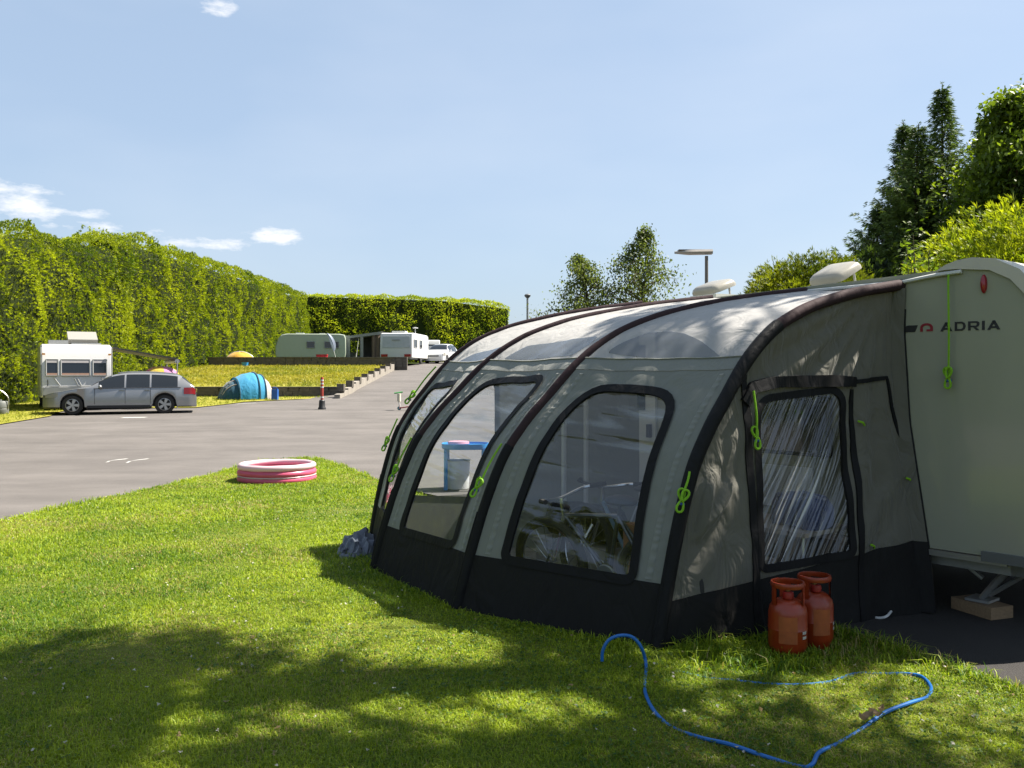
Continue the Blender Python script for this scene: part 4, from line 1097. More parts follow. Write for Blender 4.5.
b = MB(); b.lathe([(.001, .0), (.17, 0), (.19, .40), (.2, .41), (.18, .405), (.16, .02), (.001, .02)], 24, c=(tp.x - .12, tp.y + .02, 0)); o = b.build('tub', mat('white_plastic', (.75, .74, .72), .4)); tag(o, 'white plastic tub standing under the blue play table', 'tub'); o.location.z = .008
b = MB(); b.lathe([(.001, .0), (.14, 0), (.16, .03), (.15, .06), (.001, .07)], 18, c=(tp.x - .1, tp.y, .632)); o = b.build('sand_toy', mat('pale_pink_plastic', (.75, .35, .42), .4)); tag(o, 'pale pink sand toy on top of the blue play table', 'toy')
# ------------------------------------------------------------------ vehicles
def make_car(t, origin, ang, style, paint):
    """t: root Empty at origin; x runs from the nose to the tail"""
    MT = Matrix.Translation(origin) @ Matrix.Rotation(ang, 4, 'Z')
    if style == 'estate':
        TX_ = [0, .06, .2, .6, 1.1, 1.42, 1.75, 2.1, 2.4, 3.0, 3.6, 4.05, 4.32, 4.55, 4.72, 4.80, 4.84]
        TZ_ = [.56, .64, .71, .80, .89, .95, 1.15, 1.33, 1.40, 1.43, 1.41, 1.37, 1.31, 1.12, .96, .84, .6]
        Ln = 4.84; wheels = (.92, 3.80); rt = .325; belt = lambda x: .86 + .04 * x / 4.8
        wind = (1.46, 2.12); rear = (4.36, 4.68); sides = ((1.72, 2.52), (2.58, 3.32), (3.38, 4.22))
    else:
        TX_ = [0, .05, .15, .5, .9, 1.15, 1.6, 2.0, 2.5, 3.2, 3.8, 4.1, 4.25, 4.3]
        TZ_ = [.6, .75, .84, .96, 1.06, 1.12, 1.42, 1.58, 1.63, 1.62, 1.56, 1.3, .95, .7]
        Ln = 4.3; wheels = (.85, 3.45); rt = .32; belt = lambda x: .98 + .02 * x / 4
        wind = (1.18, 1.95); rear = (3.84, 4.12); sides = ((1.5, 2.25), (2.3, 3.05), (3.1, 3.7))
    Wd = lambda x: float(np.interp(x, [0, .12, .4, 1, 2.4, Ln - .8, Ln - .2, Ln], [.66, .80, .87, .905, .92, .90, .86, .80]))
    top = lambda x: float(smooth_interp(np.array([x]), np.array(TX_), np.array(TZ_))[0])
    def sec(x, s):
        w, z = Wd(x), top(x); bl = min(belt(x), z - .015)
        zl = .24
        for c in wheels:
            if abs(x - c) < rt + .055: zl = max(zl, rt + math.sqrt(max(0, (rt + .055) ** 2 - (x - c) ** 2)))
        zl = min(zl, bl - .05)
        g = max(0., z - bl); rw = w - .02 - min(.26, g * .48)
        P = [(0, .22), (w - .25, .22), (w - .05, zl), (w - .005, zl + .03), (w, max(zl + .05, .55)), (w - .02, bl), ((w - .02) * .5 + rw * .5 + .012, bl + g * .45), (rw, bl + g * .86), (rw - .14, bl + g * .975), (0, z)]
        if zl > .25: P[1] = (w - .25, zl); 
        i = min(int(s), 8); f = s - i
        return Vector((x, P[i][0] * (1 - f) + P[i + 1][0] * f, P[i][1] * (1 - f) + P[i + 1][1] * f))
    xs = sorted(set([round(v, 3) for v in list(np.linspace(0, Ln, 70)) + [c + d * (rt + .055) for c in wheels for d in (-1, -.95, -.8, -.5, 0, .5, .8, .95, 1)]]))
    ss = list(np.arange(10)) 
    b = MB()
    for sg in (1, -1):
        P = [[MT @ Vector((p.x, p.y * sg, p.z)) for p in (sec(x, s) for s in ss)] for x in xs]
        b.grid(P)
        b.add(P[0], [tuple(range(10))]); b.add(P[-1], [tuple(range(10))])
    bm_ = b.build('body', paint, t)
    def surf(x0, x1, s0, s1, name, m, both=True, off=.006, par=None, nx=8, ns=5, mirror=False):
        out = []
        for sg in ((1, -1) if both else (1,)):
            b = MB(); rows = []
            for x in np.linspace(x0, x1, nx):
                row = []
                for s in np.linspace(s0, s1, ns):
                    p = sec(x, s); e = .02
                    n = (sec(min(Ln, x + e), s) - sec(max(0, x - e), s)).cross(sec(x, min(9, s + e)) - sec(x, max(0, s - e)))
                    n = n.normalized() if n.length > 1e-9 else Vector((0, 1, 0))
                    if n.dot(Vector((0, 1, .5))) < 0: n = -n
                    p = p + n * off; row.append(MT @ Vector((p.x, p.y * sg, p.z)))
                rows.append(row)
            b.grid(rows); out.append(b.build(name, m, par or t))
        return out
    for a, c in sides: surf(a, c, 5.12, 7.0, 'side_window', M_['dark_glass'])
    for nm, (a, c) in (('windscreen', wind), ('rear_window', rear)):
        b = MB()
        rows = []
        for x in np.linspace(a, c, 8):
            row = [];
            for s in list(np.linspace(7.2, 9, 6)): 
                p = sec(x, s); row.append(p + Vector((-.006 if nm == 'windscreen' else .008, 0, .006)))
            rows.append([MT @ Vector((p.x, -p.y, p.z)) for p in row] + [MT @ p for p in row[::-1][1:]])
        b.grid(rows); b.build(nm, M_['dark_glass'], t)
    surf(.10, .48, 4.2, 4.9, 'headlight', M_['clear_grey'], off=.008, nx=6)
    surf(Ln - .42, Ln - .04, 4.35, 5.0, 'tail_light', M_['red_lens'], off=.008, nx=6)
    for y in (0,):
        b = MB(); b.box(-.012, .01, -.26, .26, .42, .53, MT); b.build('number_plate', M_['white'], t, smooth=False)
        b = MB(); b.box(Ln - .02, Ln + .012, -.26, .26, .72, .83, MT); b.build('number_plate', mat('yellow_plate', (.6, .5, .08), .5), t, smooth=False)
        b = MB(); b.box(-.015, .03, -.45, .45, .56, .66, MT); b.build('grille', M_['black'], t, smooth=False)
    for c in wheels:
        for sg in (1, -1):
            Mw = MT @ Matrix.Translation((c, sg * .77, rt)) @ Matrix.Rotation(-sg * PI / 2, 4, 'X')
            w = MB(); w.lathe([(.2, -.1), (rt - .02, -.1), (rt, -.08), (rt, .08), (rt - .02, .105), (.215, .11), (.2, .08)], 30, M=Mw); o = w.build('wheel', M_['rubber'], t)
            r = MB(); r.lathe([(.195, .09), (.215, .105), (.2, .11), (.19, .09), (.19, .0)], 28, M=Mw)
            r.lathe([(.001, .10), (.045, .1), (.055, .085)], 16, M=Mw)
            for k in range(5):
                a = 2 * PI * k / 5; ca, sa = math.cos(a), math.sin(a)
                q = [(.03, -.03), (.03, .03), (.2, .055), (.2, -.055)]
                r.add([Mw @ Vector((u * ca - v * sa, u * sa + v * ca, .092)) for u, v in q] + [Mw @ Vector((u * ca - v * sa, u * sa + v * ca, .06)) for u, v in q], [(0, 1, 2, 3), (0, 1, 5, 4), (1, 2, 6, 5), (2, 3, 7, 6), (3, 0, 4, 7)])
            r.build('rim', M_['alu'], o)
            h = MB(); h.lathe([(.001, .0), (.19, 0)], 20, M=Mw @ Matrix.Translation((0, 0, .02))); h.build('brake', M_['black'], o)
    # shut lines, sill strip and waist moulding
    for sg in (1, -1):
        b = MB()
        for x in (sides[0][0] - .12, (sides[0][1] + sides[1][0]) / 2, sides[1][1] + .03):
            b.tube([MT @ Vector((p.x, p.y * sg + sg * .002, p.z)) for p in (sec(x, q) for q in np.linspace(3.3, 5.05, 8))], .008, 4)
        b.build('shut_line', M_['black'], t)
        b = MB(); b.tube([MT @ Vector((x, sg * (sec(x, 5.05).y + .004), sec(x, 5.05).z)) for x in np.linspace(sides[0][0] - .15, sides[-1][1] + .1, 14)], .012, 5); b.build('waist_moulding', M_['black'], t)
        b = MB(); b.box(wheels[0] + .45, wheels[1] - .45, sg * .9 - .02, sg * .9 + .015, .22, .31, MT); b.build('sill', M_['black'], t, smooth=False)
    b = MB(); b.box(.5, Ln - .3, -.64, .64, .26, .7, MT); b.build('underbody', M_['black'], t, smooth=False)
    for sg in (1, -1):
        x = wind[0] + .32; w = Wd(x)
        b = MB(); Mm = MT @ Matrix.Translation((x, sg * (w + .07), belt(x) + .07)) @ Matrix.Diagonal((.06, .1, .065, 1)); b.lathe([(math.cos(q), math.sin(q)) for q in np.linspace(-PI / 2, PI / 2, 9)], 12, M=Mm); b.build('wing_mirror', paint, t)
        if style == 'estate':
            b = MB(); pts = [sec(x, 8.0) for x in np.linspace(2.3, 4.15, 12)]; b.tube([MT @ Vector((p.x, p.y * sg, p.z + .03)) for p in pts], .016, 6); b.build('roof_rail', M_['alu'], t)
        b = MB()
        for x in (2.35, 3.15): b.box(x, x + .17, sg * .905 - .02, sg * .905 + .02, .80, .83, MT)
        b.build('door_handle', paint, t, smooth=False)
    return MT
M_['silver'] = mat('silver_grey_paint', (.36, .36, .365), .25, .6, .5, var=.04, coat=.7)
o = Vector((-15.85, 30.6, zb(30.6))); ang = math.atan2(1.6, 4.6)
car = thing('estate_car', 'silver grey estate car parked side-on in front of the hedge', 'car', tuple(o))
make_car(car, o, ang, 'estate', M_['silver'])
o = at(437, 363, 71); o.z = zr(71) + .0
wc = thing('white_car', 'white car facing the camera at the top of the ramp', 'car', tuple(o))
make_car(wc, o + Vector((-.3, 0, 0)), math.atan2(4, .9), 'mpv', M_['white_paint'])

def caravan_body(t, MT, Ln, Wd, H, z0, m, nose=.35, parts=True):
    """touring caravan shell, x from front panel to back panel, y across"""
    prof = [(nose * .15, z0), (0, z0 + .25), (0.02, z0 + (H - z0) * .45), (nose * .5, H - .35), (nose, H - .08), (nose + .4, H), (Ln - .5, H), (Ln - .12, H - .07), (Ln - .02, H - .35), (Ln, z0 + .3), (Ln - .05, z0)]
    rows = []
    for y, d in ((-Wd / 2, .05), (-Wd / 2 + .05, 0), (Wd / 2 - .05, 0), (Wd / 2, .05)):
        rows.append([MT @ Vector((x + math.copysign(d, Ln / 2 - x), y, z - (d if z > 1.2 else 0))) for x, z in prof])
    b = MB(); b.grid(rows); n = len(prof); b.add(rows[0], [tuple(range(n))]); b.add(rows[-1], [tuple(range(n))])
    b.add([rows[0][0], rows[-1][0], rows[-1][-1], rows[0][-1]], [(0, 1, 2, 3)])
    body = b.build('body', m, t)
    for y in (-Wd / 2 + .02, Wd / 2 - .2):
        w = MB(); Mw = MT @ Matrix.Translation((Ln * .55, y, .31)) @ Matrix.Rotation(-PI / 2, 4, 'X'); w.lathe([(.17, 0), (.29, 0), (.31, .03), (.31, .14), (.29, .17), (.17, .17)], 22, M=Mw); o = w.build('wheel', M_['rubber'], t)
        w = MB(); w.lathe([(.001, .01), (.17, .02), (.17, .15), (.001, .16)], 18, M=Mw); w.build('rim', M_['alu'], o)
    b = MB(); b.box(.3, Ln - .3, -Wd / 2 + .2, Wd / 2 - .2, .32, z0, MT); b.box(-1.1, .3, -.06, .06, .36, .46, MT); b.tube([MT @ Vector((-1.0, 0, .42)), MT @ Vector((-1.0, 0, 0))], .025, 6); b.build('chassis', M_['steel'], t, smooth=False)
    return body
def pane(t, MT, pts, name='window', m=None, th=.02, frame=None, nrm=None):
    """flat panel from four local corners, thick along its normal"""
    P = [MT @ Vector(p) for p in pts]
    n = (P[1] - P[0]).cross(P[3] - P[0]).normalized()
    if nrm is not None and n.dot(MT.to_3x3() @ Vector(nrm)) < 0: n = -n
    b = MB(); k = len(P); b.add([p - n * .01 for p in P] + [p + n * th for p in P], [tuple(range(k)), tuple(range(k, 2 * k))] + [(i, (i + 1) % k, (i + 1) % k + k, i + k) for i in range(k)])
    o = b.build(name, m or M_['dark_glass'], t, smooth=False)
    if frame:
        f = MB()
        for i in range(k): f.tube([P[i] + n * th, P[(i + 1) % k] + n * th], .025, 5)
        f.build('frame', frame, o)
    return o
# caravan by the hedge on the left: its three-paned front faces us
t_o = Vector((-15.75, 32.6, zb(32.3)))
MT = Matrix.Translation(t_o) @ Matrix.Rotation(R(119), 4, 'Z')    # local x = away from us along the van
cvl = thing('caravan', 'white caravan behind the silver car, its three-paned end window facing the court', 'caravan', tuple(t_o))
M_['cv_white'] = mat('bright_white_gel_coat', (.80, .79, .78), .3, .5, var=.03)
caravan_body(cvl, MT, 5.2, 2.34, 2.42, .5, M_['cv_white'], .2)
for (y0, y1) in ((-.98, -.52), (-.42, .52), (.62, 1.0)):
    xz = lambda z: float(np.interp(z, [.5, .75, 1.36, 2.07, 2.34], [.03, 0, .02, .1, .2]))
    pane(cvl, MT, [(xz(1.28) - .01, y0, 1.28), (xz(1.28) - .01, y1, 1.28), (xz(1.86) - .01, y1, 1.86), (xz(1.86) - .01, y0, 1.86)], frame=M_['grey_plastic'], nrm=(-1, 0, 0))
    o = pane(cvl, MT, [(xz(1.76) - .035, y0 + .02, 1.74), (xz(1.76) - .035, y1 - .02, 1.74), (xz(1.88) - .035, y1 - .02, 1.86), (xz(1.88) - .035, y0 + .02, 1.86)], 'blind', mat('pale_blind', (.5, .47, .48), .7), nrm=(-1, 0, 0), th=.01)
    pane(cvl, MT, [(xz(1.30) - .035, y0 + .02, 1.28), (xz(1.3) - .035, y1 - .02, 1.28), (xz(1.38) - .035, y1 - .02, 1.37), (xz(1.38) - .035, y0 + .02, 1.37)], 'curtain', mat('peach_curtain', (.5, .3, .22), .8), nrm=(-1, 0, 0), th=.01)
pane(cvl, MT, [(.0, -1.1, .52), (.0, 1.1, .52), (-.005, 1.1, .86), (-.005, -1.1, .86)], 'lower_panel', M_['grey_plastic'], nrm=(-1, 0, 0), th=.03)
b = MB()
for (y0, z0, y1, z1) in ((-1.0, .92, -.8, 1.22), (-.15, .9, .0, 1.2), (-.05, .9, .1, 1.2), (.55, .92, .75, 1.22)): b.tube([MT @ Vector((-.015, y0, z0)), MT @ Vector((-.015, y1, z1))], .014, 4)
b.tube([MT @ Vector((-.016, -.85 + .09 * math.cos(a), 1.02 + .09 * math.sin(a))) for a in np.linspace(.6, 5.7, 16)], .012, 4); b.build('side_stripe', M_['grey_plastic'], cvl)
for y in (-1.08, 1.08): MB().box(-.03, .03, y - .05, y + .05, 2.02, 2.08, MT).build('marker_lamp', mat('amber_lens', (.6, .25, .03), .3), cvl, smooth=False)
for y in (-1.16, 1.16):
    b = MB(); b.tube([MT @ Vector((xz(z) + .02, y, z)) for z in np.linspace(.55, 2.3, 10)], .018, 5); b.build('corner_trim', M_['grey_plastic'], cvl)
for y in (-.95, .95): 
    b = MB(); b.tube([MT @ Vector((-.01, y, .92)), MT @ Vector((-.07, y, .95)), MT @ Vector((-.07, y, 1.10)), MT @ Vector((-.01, y, 1.13))], .014, 5); b.build('grab_handle', M_['black'], cvl)
b = MB(); b.tube([MT @ Vector((-.02, -1.02, .9)), MT @ Vector((-.02, 1.02, .9))], .01, 4); b.build('panel_joint', M_['grey_plastic'], cvl)
# things on its roof
b = MB(); Mr = MT @ Matrix.Translation((1.3, -.0, 2.42)); b.box(-.55, .55, -.85, .15, .0, .07, Mr); o = b.build('roof_hatch', M_['grey_plastic'], cvl, smooth=False)
b = MB(); Ml = Mr @ Matrix.Translation((.2, -.25, .07)) @ Matrix.Rotation(R(-20), 4, 'Y'); b.box(-.5, .45, -.5, .5, .0, .32, Ml); b.build('lid', M_['clear_grey'], o, smooth=False)
b = MB(); Mr2 = MT @ Matrix.Translation((1.2, .55, 2.42)); b.box(-.4, .4, -.3, .35, 0, .16, Mr2); b.build('roof_vent', M_['grey_plastic'], cvl, smooth=False)
# wind-out canopy with its arm and support leg, on the far right side
p0 = MT @ Vector((.35, -1.17, 2.35)); dr = Vector((.93, .25, 0)).normalized(); bk = (MT.to_3x3() @ Vector((1, 0, 0)))
b = MB(); c = []
for s in (0, 2.3): c.append(p0 + dr * s + UP * (-.18 * s))
b.add([c[0], c[1], c[1] + bk * 2.6, c[0] + bk * 2.6] + [p - UP * .05 for p in (c[0], c[1], c[1] + bk * 2.6, c[0] + bk * 2.6)], [(0, 1, 2, 3), (4, 5, 6, 7), (0, 1, 5, 4), (1, 2, 6, 5), (2, 3, 7, 6), (3, 0, 4, 7)])
can = b.build('wind_out_canopy', fabric('grey_canopy_cloth', (.16, .15, .14), .1), cvl, smooth=False)
MB().tube([c[1] - UP * .12, c[1] + bk * 2.6 - UP * .12], .09, 8).build('front_bar', M_['alu'], can)
for k in (0, 2.6): MB().tube([c[1] + bk * k - UP * .1, Vector((c[1].x + bk.x * k, c[1].y + bk.y * k, t_o.z))], .025, 6).build('leg', M_['alu'], can)
# folded parasol / play shelter behind the silver car
p = Vector((-13.35, 34.3, zb(34.3)))
t = thing('beach_parasol', 'low striped parasol in yellow, pink and lilac behind the silver car', 'parasol', tuple(p))
segc = [(.70, .55, .05), (.75, .12, .3), (.5, .3, .6), (.72, .18, .32), (.68, .5, .06), (.6, .25, .5)]
for k in range(6):
    b = MB(); rows = []
    for q in np.linspace(0, 1, 8):
        rr = .62 * math.sin(q * PI / 2.15); zz_ = 1.60 - .30 * (1 - math.cos(q * PI / 2.15)) / (1 - math.cos(PI / 2.15))
        rows.append([p + Vector((rr * math.cos(a), rr * math.sin(a), zz_)) for a in np.linspace(k * PI / 3, (k + 1) * PI / 3, 7)])
    b.grid(rows); b.build('canopy_panel', fabric('parasol_cloth', segc[k], .3), t)
MB().tube([p, p + UP * 1.66], .018, 8).build('pole', M_['white'], t)
# water barrel by the left caravan
p = Vector((-17.3, 30.4, zb(30.4)))
t = thing('water_barrel', 'grey water barrel standing on the grass left of the white caravan', 'barrel', tuple(p))
b = MB(); b.lathe([(.001, .0), (.25, .0), (.27, .03), (.27, .2), (.25, .22), (.27, .24), (.27, .42), (.25, .45), (.06, .47), (.06, .52), (.001, .52)], 24, c=p); b.build('drum', mat('dark_grey_barrel', (.16, .17, .16), .5), t)
b = MB(); b.tube(spline([p + Vector((-.28, 0, .2)), p + Vector((-.35, -.1, .6)), p + Vector((0, -.15, .85)), p + Vector((.3, -.05, .6)), p + Vector((.28, 0, .2))]), .02, 6); b.build('handle', M_['alu'], t)

# green white caravan side-on behind the upper wall
t_o = at(277, 362, 66); t_o.z = zterr(66)
MT = Matrix.Translation(t_o + Vector((0, 0, 0))) @ Matrix.Rotation(R(8), 4, 'Z') @ Matrix.Diagonal((.93, 1, .86, 1))
t = thing('caravan', 'pale green caravan side-on behind the long wall at the top of the bank', 'caravan', tuple(t_o))
caravan_body(t, MT, 5.4, 2.2, 2.45, .5, mat('pale_green_panel', (.44, .50, .40), .35, var=.05), .5)
for a, c in ((2.4, 3.0), (3.75, 4.85)): pane(t, MT, [(a, -1.11, 1.25), (c, -1.11, 1.25), (c, -1.11, 1.78), (a, -1.11, 1.78)], frame=M_['grey_plastic'], nrm=(0, -1, 0))
b = MB(); b.box(1.5, 2.1, -.4, .3, 2.44, 2.56, MT); b.build('roof_vent', M_['white'], t, smooth=False)
b = MB(); b.box(3.3, 3.7, -.2, .2, 2.44, 2.54, MT); b.build('roof_vent', M_['white'], t, smooth=False)
# white caravan, back panel towards us, with its porch awning
t_o = at(396, 364, 65.5); t_o.z = zterr(65.5)
MT = Matrix.Translation(t_o) @ Matrix.Rotation(R(84), 4, 'Z') @ Matrix.Diagonal((1, 1, .88, 1))
t = thing('caravan', 'white caravan end-on at the top of the ramp, a grey awning on its left side', 'caravan', tuple(t_o))
caravan_body(t, MT, 6.0, 2.4, 2.5, .45, mat('clean_white_panel', (.72, .72, .71), .3, var=.02), .14)
pane(t, MT, [(-.0, -1.02, 1.25), (-.0, 1.02, 1.25), (.07, .98, 2.2), (.07, -.98, 2.2)], 'rear_panel', mat('shade_grey_rear_panel', (.50, .52, .53), .3), nrm=(-1, 0, 0))  # bluish shade of the white back is put into this pane's colour
b = MB(); b.box(-.03, -.012, -.3, .3, 1.85, 1.93, MT); b.build('badge', M_['grey_plastic'], t, smooth=False)
for y0, y1 in ((-1.1, -.62), (.62, 1.1)): pane(t, MT, [(-.0, y0, .5), (-.0, y1, .5), (-.0, y1, .72), (-.0, y0, .72)], 'tail_light', M_['red_lens'], nrm=(-1, 0, 0), th=.04)
pane(t, MT, [(-.0, -.26, .5), (-.0, .26, .5), (-.0, .26, .62), (-.0, -.26, .62)], 'number_plate', M_['white'], nrm=(-1, 0, 0), th=.03)
for a, c in ((.5, 1.6), (2.6, 3.4)): pane(t, MT, [(a, -1.2, 1.3), (c, -1.2, 1.3), (c, -1.2, 1.95), (a, -1.2, 1.95)], frame=M_['grey_plastic'], nrm=(0, -1, 0))
b = MB(); b.box(.8, 1.6, -.5, .5, 2.49, 2.68, MT); b.build('roof_vent', M_['white'], t, smooth=False)
b = MB(); b.tube([MT @ Vector((2.0, -1.0, 2.4)), MT @ Vector((2.0, -1.0, 2.95))], .03, 6); b.lathe([(.001, 2.95), (.2, 2.96), (.2, 3.02), (.001, 3.06)], 14, c=(2.0, -1.0, 0), M=MT); b.build('aerial', M_['white'], t)
# the porch awning
aw = MT @ Vector((.3, 1.2, 0)); aw.z = t_o.z
t2 = thing('porch_awning', 'grey porch awning with open windows on the left side of the white caravan', 'awning', tuple(aw))
Mg = mat('grey_porch_cloth', (.36, .37, .36), .7, var=.06, trans=.12); Md = mat('dark_porch_cloth', (.07, .07, .075), .8)
q = lambda x, y, z: MT @ Vector((x, 1.2 + y, z / .88))
b = MB(); b.grid([[q(.4, y, 2.3 - .28 * y / 2.5 - .05 * (y / 2.5) ** 3), q(3.6, y, 2.3 - .28 * y / 2.5 - .05 * (y / 2.5) ** 3)] for y in np.linspace(0, 2.55, 8)]); b.grid([[q(.4, y, 2.24 - .28 * y / 2.5 - .05 * (y / 2.5) ** 3), q(3.6, y, 2.24 - .28 * y / 2.5 - .05 * (y / 2.5) ** 3)] for y in np.linspace(0, 2.55, 8)]); b.grid([[q(.4, y, 2.3 - .28 * y / 2.5 - .05 * (y / 2.5) ** 3), q(.4, y, 2.1 - .28 * y / 2.5)] for y in np.linspace(0, 2.55, 8)]); b.build('roof', Mg, t2)
b = MB(); b.grid([[q(x, 2.56 + .25 * (1 - z / 2), z) for z in (0, .8)] for x in (.4, 3.6)]); b.grid([[q(x, 2.56 + .25 * (1 - z / 2), z) for z in (1.7, 2.0)] for x in (.4, 3.6)])
for x in (.4, 1.4, 2.5, 3.5): b.grid([[q(x + d, 2.57 + .25 * (1 - z / 2), z) for z in (0, 2.0)] for d in (0, .13)])
b.build('front_panel', Mg, t2, smooth=False)
b = MB()
for y, w_ in ((2.35, .45), (1.35, .22)): b.grid([[q(.41, y + d, z) for z in (0, 2.02)] for d in (0, w_)])
b.grid([[q(.41, y, z) for z in (0, .45)] for y in (1.4, 2.6)])
b.build('side_panel', Mg, t2, smooth=False)
b = MB(); b.grid([[q(3.5, y, z) for z in (0, 2.1)] for y in (0, 2.5)]); b.build('back_panel', Md, t2, smooth=False)
b = MB(); b.grid([[q(.5 + .1 * math.sin(y * 20), y, z) for z in (0, 1, 2.1)] for y in np.linspace(.05, .75, 14)]); b.build('curtain', mat('brown_curtain', (.22, .16, .12), .85), t2)
# vehicles half hidden beyond
t_o = at(427, 361, 77); t_o.z = zr(77)
MT = Matrix.Translation(t_o) @ Matrix.Rotation(R(95), 4, 'Z') @ Matrix.Diagonal((1, 1, .8, 1))
t = thing('caravan', 'white caravan mostly hidden between the end-on caravan and the white car', 'caravan', tuple(t_o))
caravan_body(t, MT, 5.5, 2.2, 2.45, .5, mat('off_white_panel', (.6, .6, .58), .4), .3)
pane(t, MT, [(.02, -.85, 1.2), (.02, .85, 1.2), (.14, .8, 1.95), (.14, -.8, 1.95)], frame=M_['grey_plastic'], nrm=(-1, 0, 0))
# leaning feather flag by the green caravan
p = at(337, 357, 64.5); p.z = zterr(64.5)
t = thing('feather_flag', 'white and blue feather flag leaning above the pale green caravan', 'flag', tuple(p))
tp_ = at(327, 334, 64.5)
MB().tube([p, p.lerp(tp_, .6) + Vector((.1, 0, 0)), tp_], .02, 6).build('pole', M_['white'], t)
b = MB(); rows = []
for s in np.linspace(.38, 1, 10):
    a = p.lerp(tp_, s); w = .36 * math.sin(PI * min(1, (s - .36) / .66)) ** .6 if s < 1 else .03
    rows.append([a, a + Vector((w * .5, -.06, .08)), a + Vector((w, .03, .06))])
b.grid(rows); b.build('flag_cloth', mat('flag_cloth', (.55, .62, .8), .7, trans=.3), t)
# red cool box on the wall, small blue cup, yellow tent behind the wall
p = at(322, 357.5, 62.5); p.z = 2.62
b = MB(); b.box(-.36, .36, -.2, .2, -.55, .22, Matrix.Translation(p)); b.box(-.38, .38, -.22, .22, .22, .30, Matrix.Translation(p)); b.tube([p + Vector((-.3, -.22, .1)), p + Vector((-.3, -.28, .16)), p + Vector((.3, -.28, .16)), p + Vector((.3, -.22, .1))], .02, 5)
tag(b.build('cool_box', mat('red_plastic', (.5, .02, .03), .4), smooth=False), 'red cool box just above the wall in front of the pale green caravan', 'cool box')
p = at(245, 365.5, 57); p.z = zbank(57)
b = MB(); b.lathe([(.001, 0), (.18, 0), (.21, .26), (.22, .29), (.2, .28), (.17, .03), (.001, .03)], 16, c=p); tag(b.build('bucket', M_['toy_blue']), 'small blue bucket on the bank grass below the yellow tent', 'bucket')
def dome_tent(name, label, c, rx, ry, h, segs, ang, base_parts):
    t = thing(name, label, 'tent', tuple(c)); return t
p = at(240, 362, 60.5); p.z = zterr(60.5)
t = thing('dome_tent', 'small yellow tent showing its top above the long wall', 'tent', tuple(p))
b = MB(); rows = []
for q in np.linspace(0, 1, 8):
    rows.append([p + Vector((1.0 * math.cos(q * PI / 2) * math.cos(a), .8 * math.cos(q * PI / 2) * math.sin(a), (.72) * math.sin(q * PI / 2) * (1 + .06 * math.cos(4 * a)))) for a in np.linspace(0, 2 * PI, 25)])
b.grid(rows); b.build('flysheet', fabric('yellow_tent_cloth', (.75, .42, .03), .3, wr=.5), t)
b = MB(); b.tube([p + Vector((1.01 * math.cos(a), .0, (.75) * math.sin(a))) for a in np.linspace(0, PI, 20)], .03, 6); b.build('tent_pole', M_['white'], t)

# blue tunnel tent at the foot of the bank
tc_ = gp(246, 401, .40); tc_.z = zb(tc_.y) + .03
t = thing('tunnel_tent', 'blue tunnel tent with a dark teal porch and a white end on the grass', 'tent', tuple(tc_))
ax = Vector((.84, .54, 0)).normalized(); sd = Vector((-ax.y, ax.x, 0))
def hoop(s, w, h, a):
    s, w = s * .88, w * .86
    return tc_ + ax * s + sd * (w * math.cos(a)) * (abs(math.cos(a)) ** -.12 if abs(math.cos(a)) > .02 else 1) + UP * (h * max(0, math.sin(a)) ** .85)
M_['t_dark'] = fabric('dark_teal_tent_cloth', (.012, .085, .14), .15, wr=.6); M_['t_blue'] = fabric('sky_blue_tent_cloth', (.05, .38, .66), .3, wr=.6); M_['t_white'] = fabric('white_tent_cloth', (.62, .58, .55), .3, wr=.6)
STN = [(-1.32, .50, .12), (-1.15, .75, .50), (-.9, .95, .74), (-.62, 1.05, .86), (-.60, 1.12, .92), (-.2, 1.22, 1.10), (.2, 1.26, 1.17), (.36, 1.25, 1.16), (.7, 1.18, 1.06), (1.0, 1.02, .82), (1.22, .8, .42), (1.32, .6, .08)]
def tent_seg(i0, i1, name, m):
    b = MB(); rows = []
    for i in range(i0, i1):
        for q in np.linspace(0, 1, 5)[: 5 if i == i1 - 1 else 4]:
            s, w, h = [STN[i][k] * (1 - q) + STN[i + 1][k] * q for k in range(3)]
            sag = 1 - .008 * math.sin(PI * q)
            rows.append([hoop(s, w * sag, h * sag, a) for a in np.linspace(0, PI, 25)])
    b.grid(rows); return b.build(name, m, t)
pc_ = tent_seg(0, 3, 'porch', M_['t_dark']); tent_seg(4, 8, 'flysheet', M_['t_blue']); tent_seg(8, 11, 'end_panel', M_['t_white'])
for i, m in ((4, M_['t_dark']), (7, M_['t_dark']), (8, M_['t_dark'])):
    b = MB(); s, w, h = STN[i]; b.tube([hoop(s, w + .015, h + .015, a) for a in np.linspace(0, PI, 30)], .03, 6); b.build('hoop', m, t)
b = MB(); s, w, h = STN[0]; b.add([hoop(s, w, h, a) for a in np.linspace(0, PI, 13)], [tuple(range(13))]); s, w, h = STN[11]; b.add([hoop(s, w, h, a) for a in np.linspace(0, PI, 13)], [tuple(range(13))]); b.build('end_panel', M_['t_dark'], t)
for a0 in (1.75, 2.25):
    xs_ = [k[0] for k in STN]
    MB().tube([hoop(x, np.interp(x, xs_, [k[1] for k in STN]) + .012, np.interp(x, xs_, [k[2] for k in STN]) + .012, a0 + .12 * (x + 1.3)) for x in np.linspace(-1.28, -.66, 8)], .022, 5).build('piping', M_['t_white'], t)
b = MB(); b.tube([hoop(-1.25 + 2.5 * q, np.interp(-1.25 + 2.5 * q, [k[0] for k in STN], [k[1] for k in STN]) + .02, .0, PI - .001 if False else -.0) for q in np.linspace(0, 1, 10)], .03, 5)
b.build('ground_band', mat('rust_band', (.35, .1, .05), .8), t)
p = gp(275, 393.5, .55); p.z = zb(40) + .03
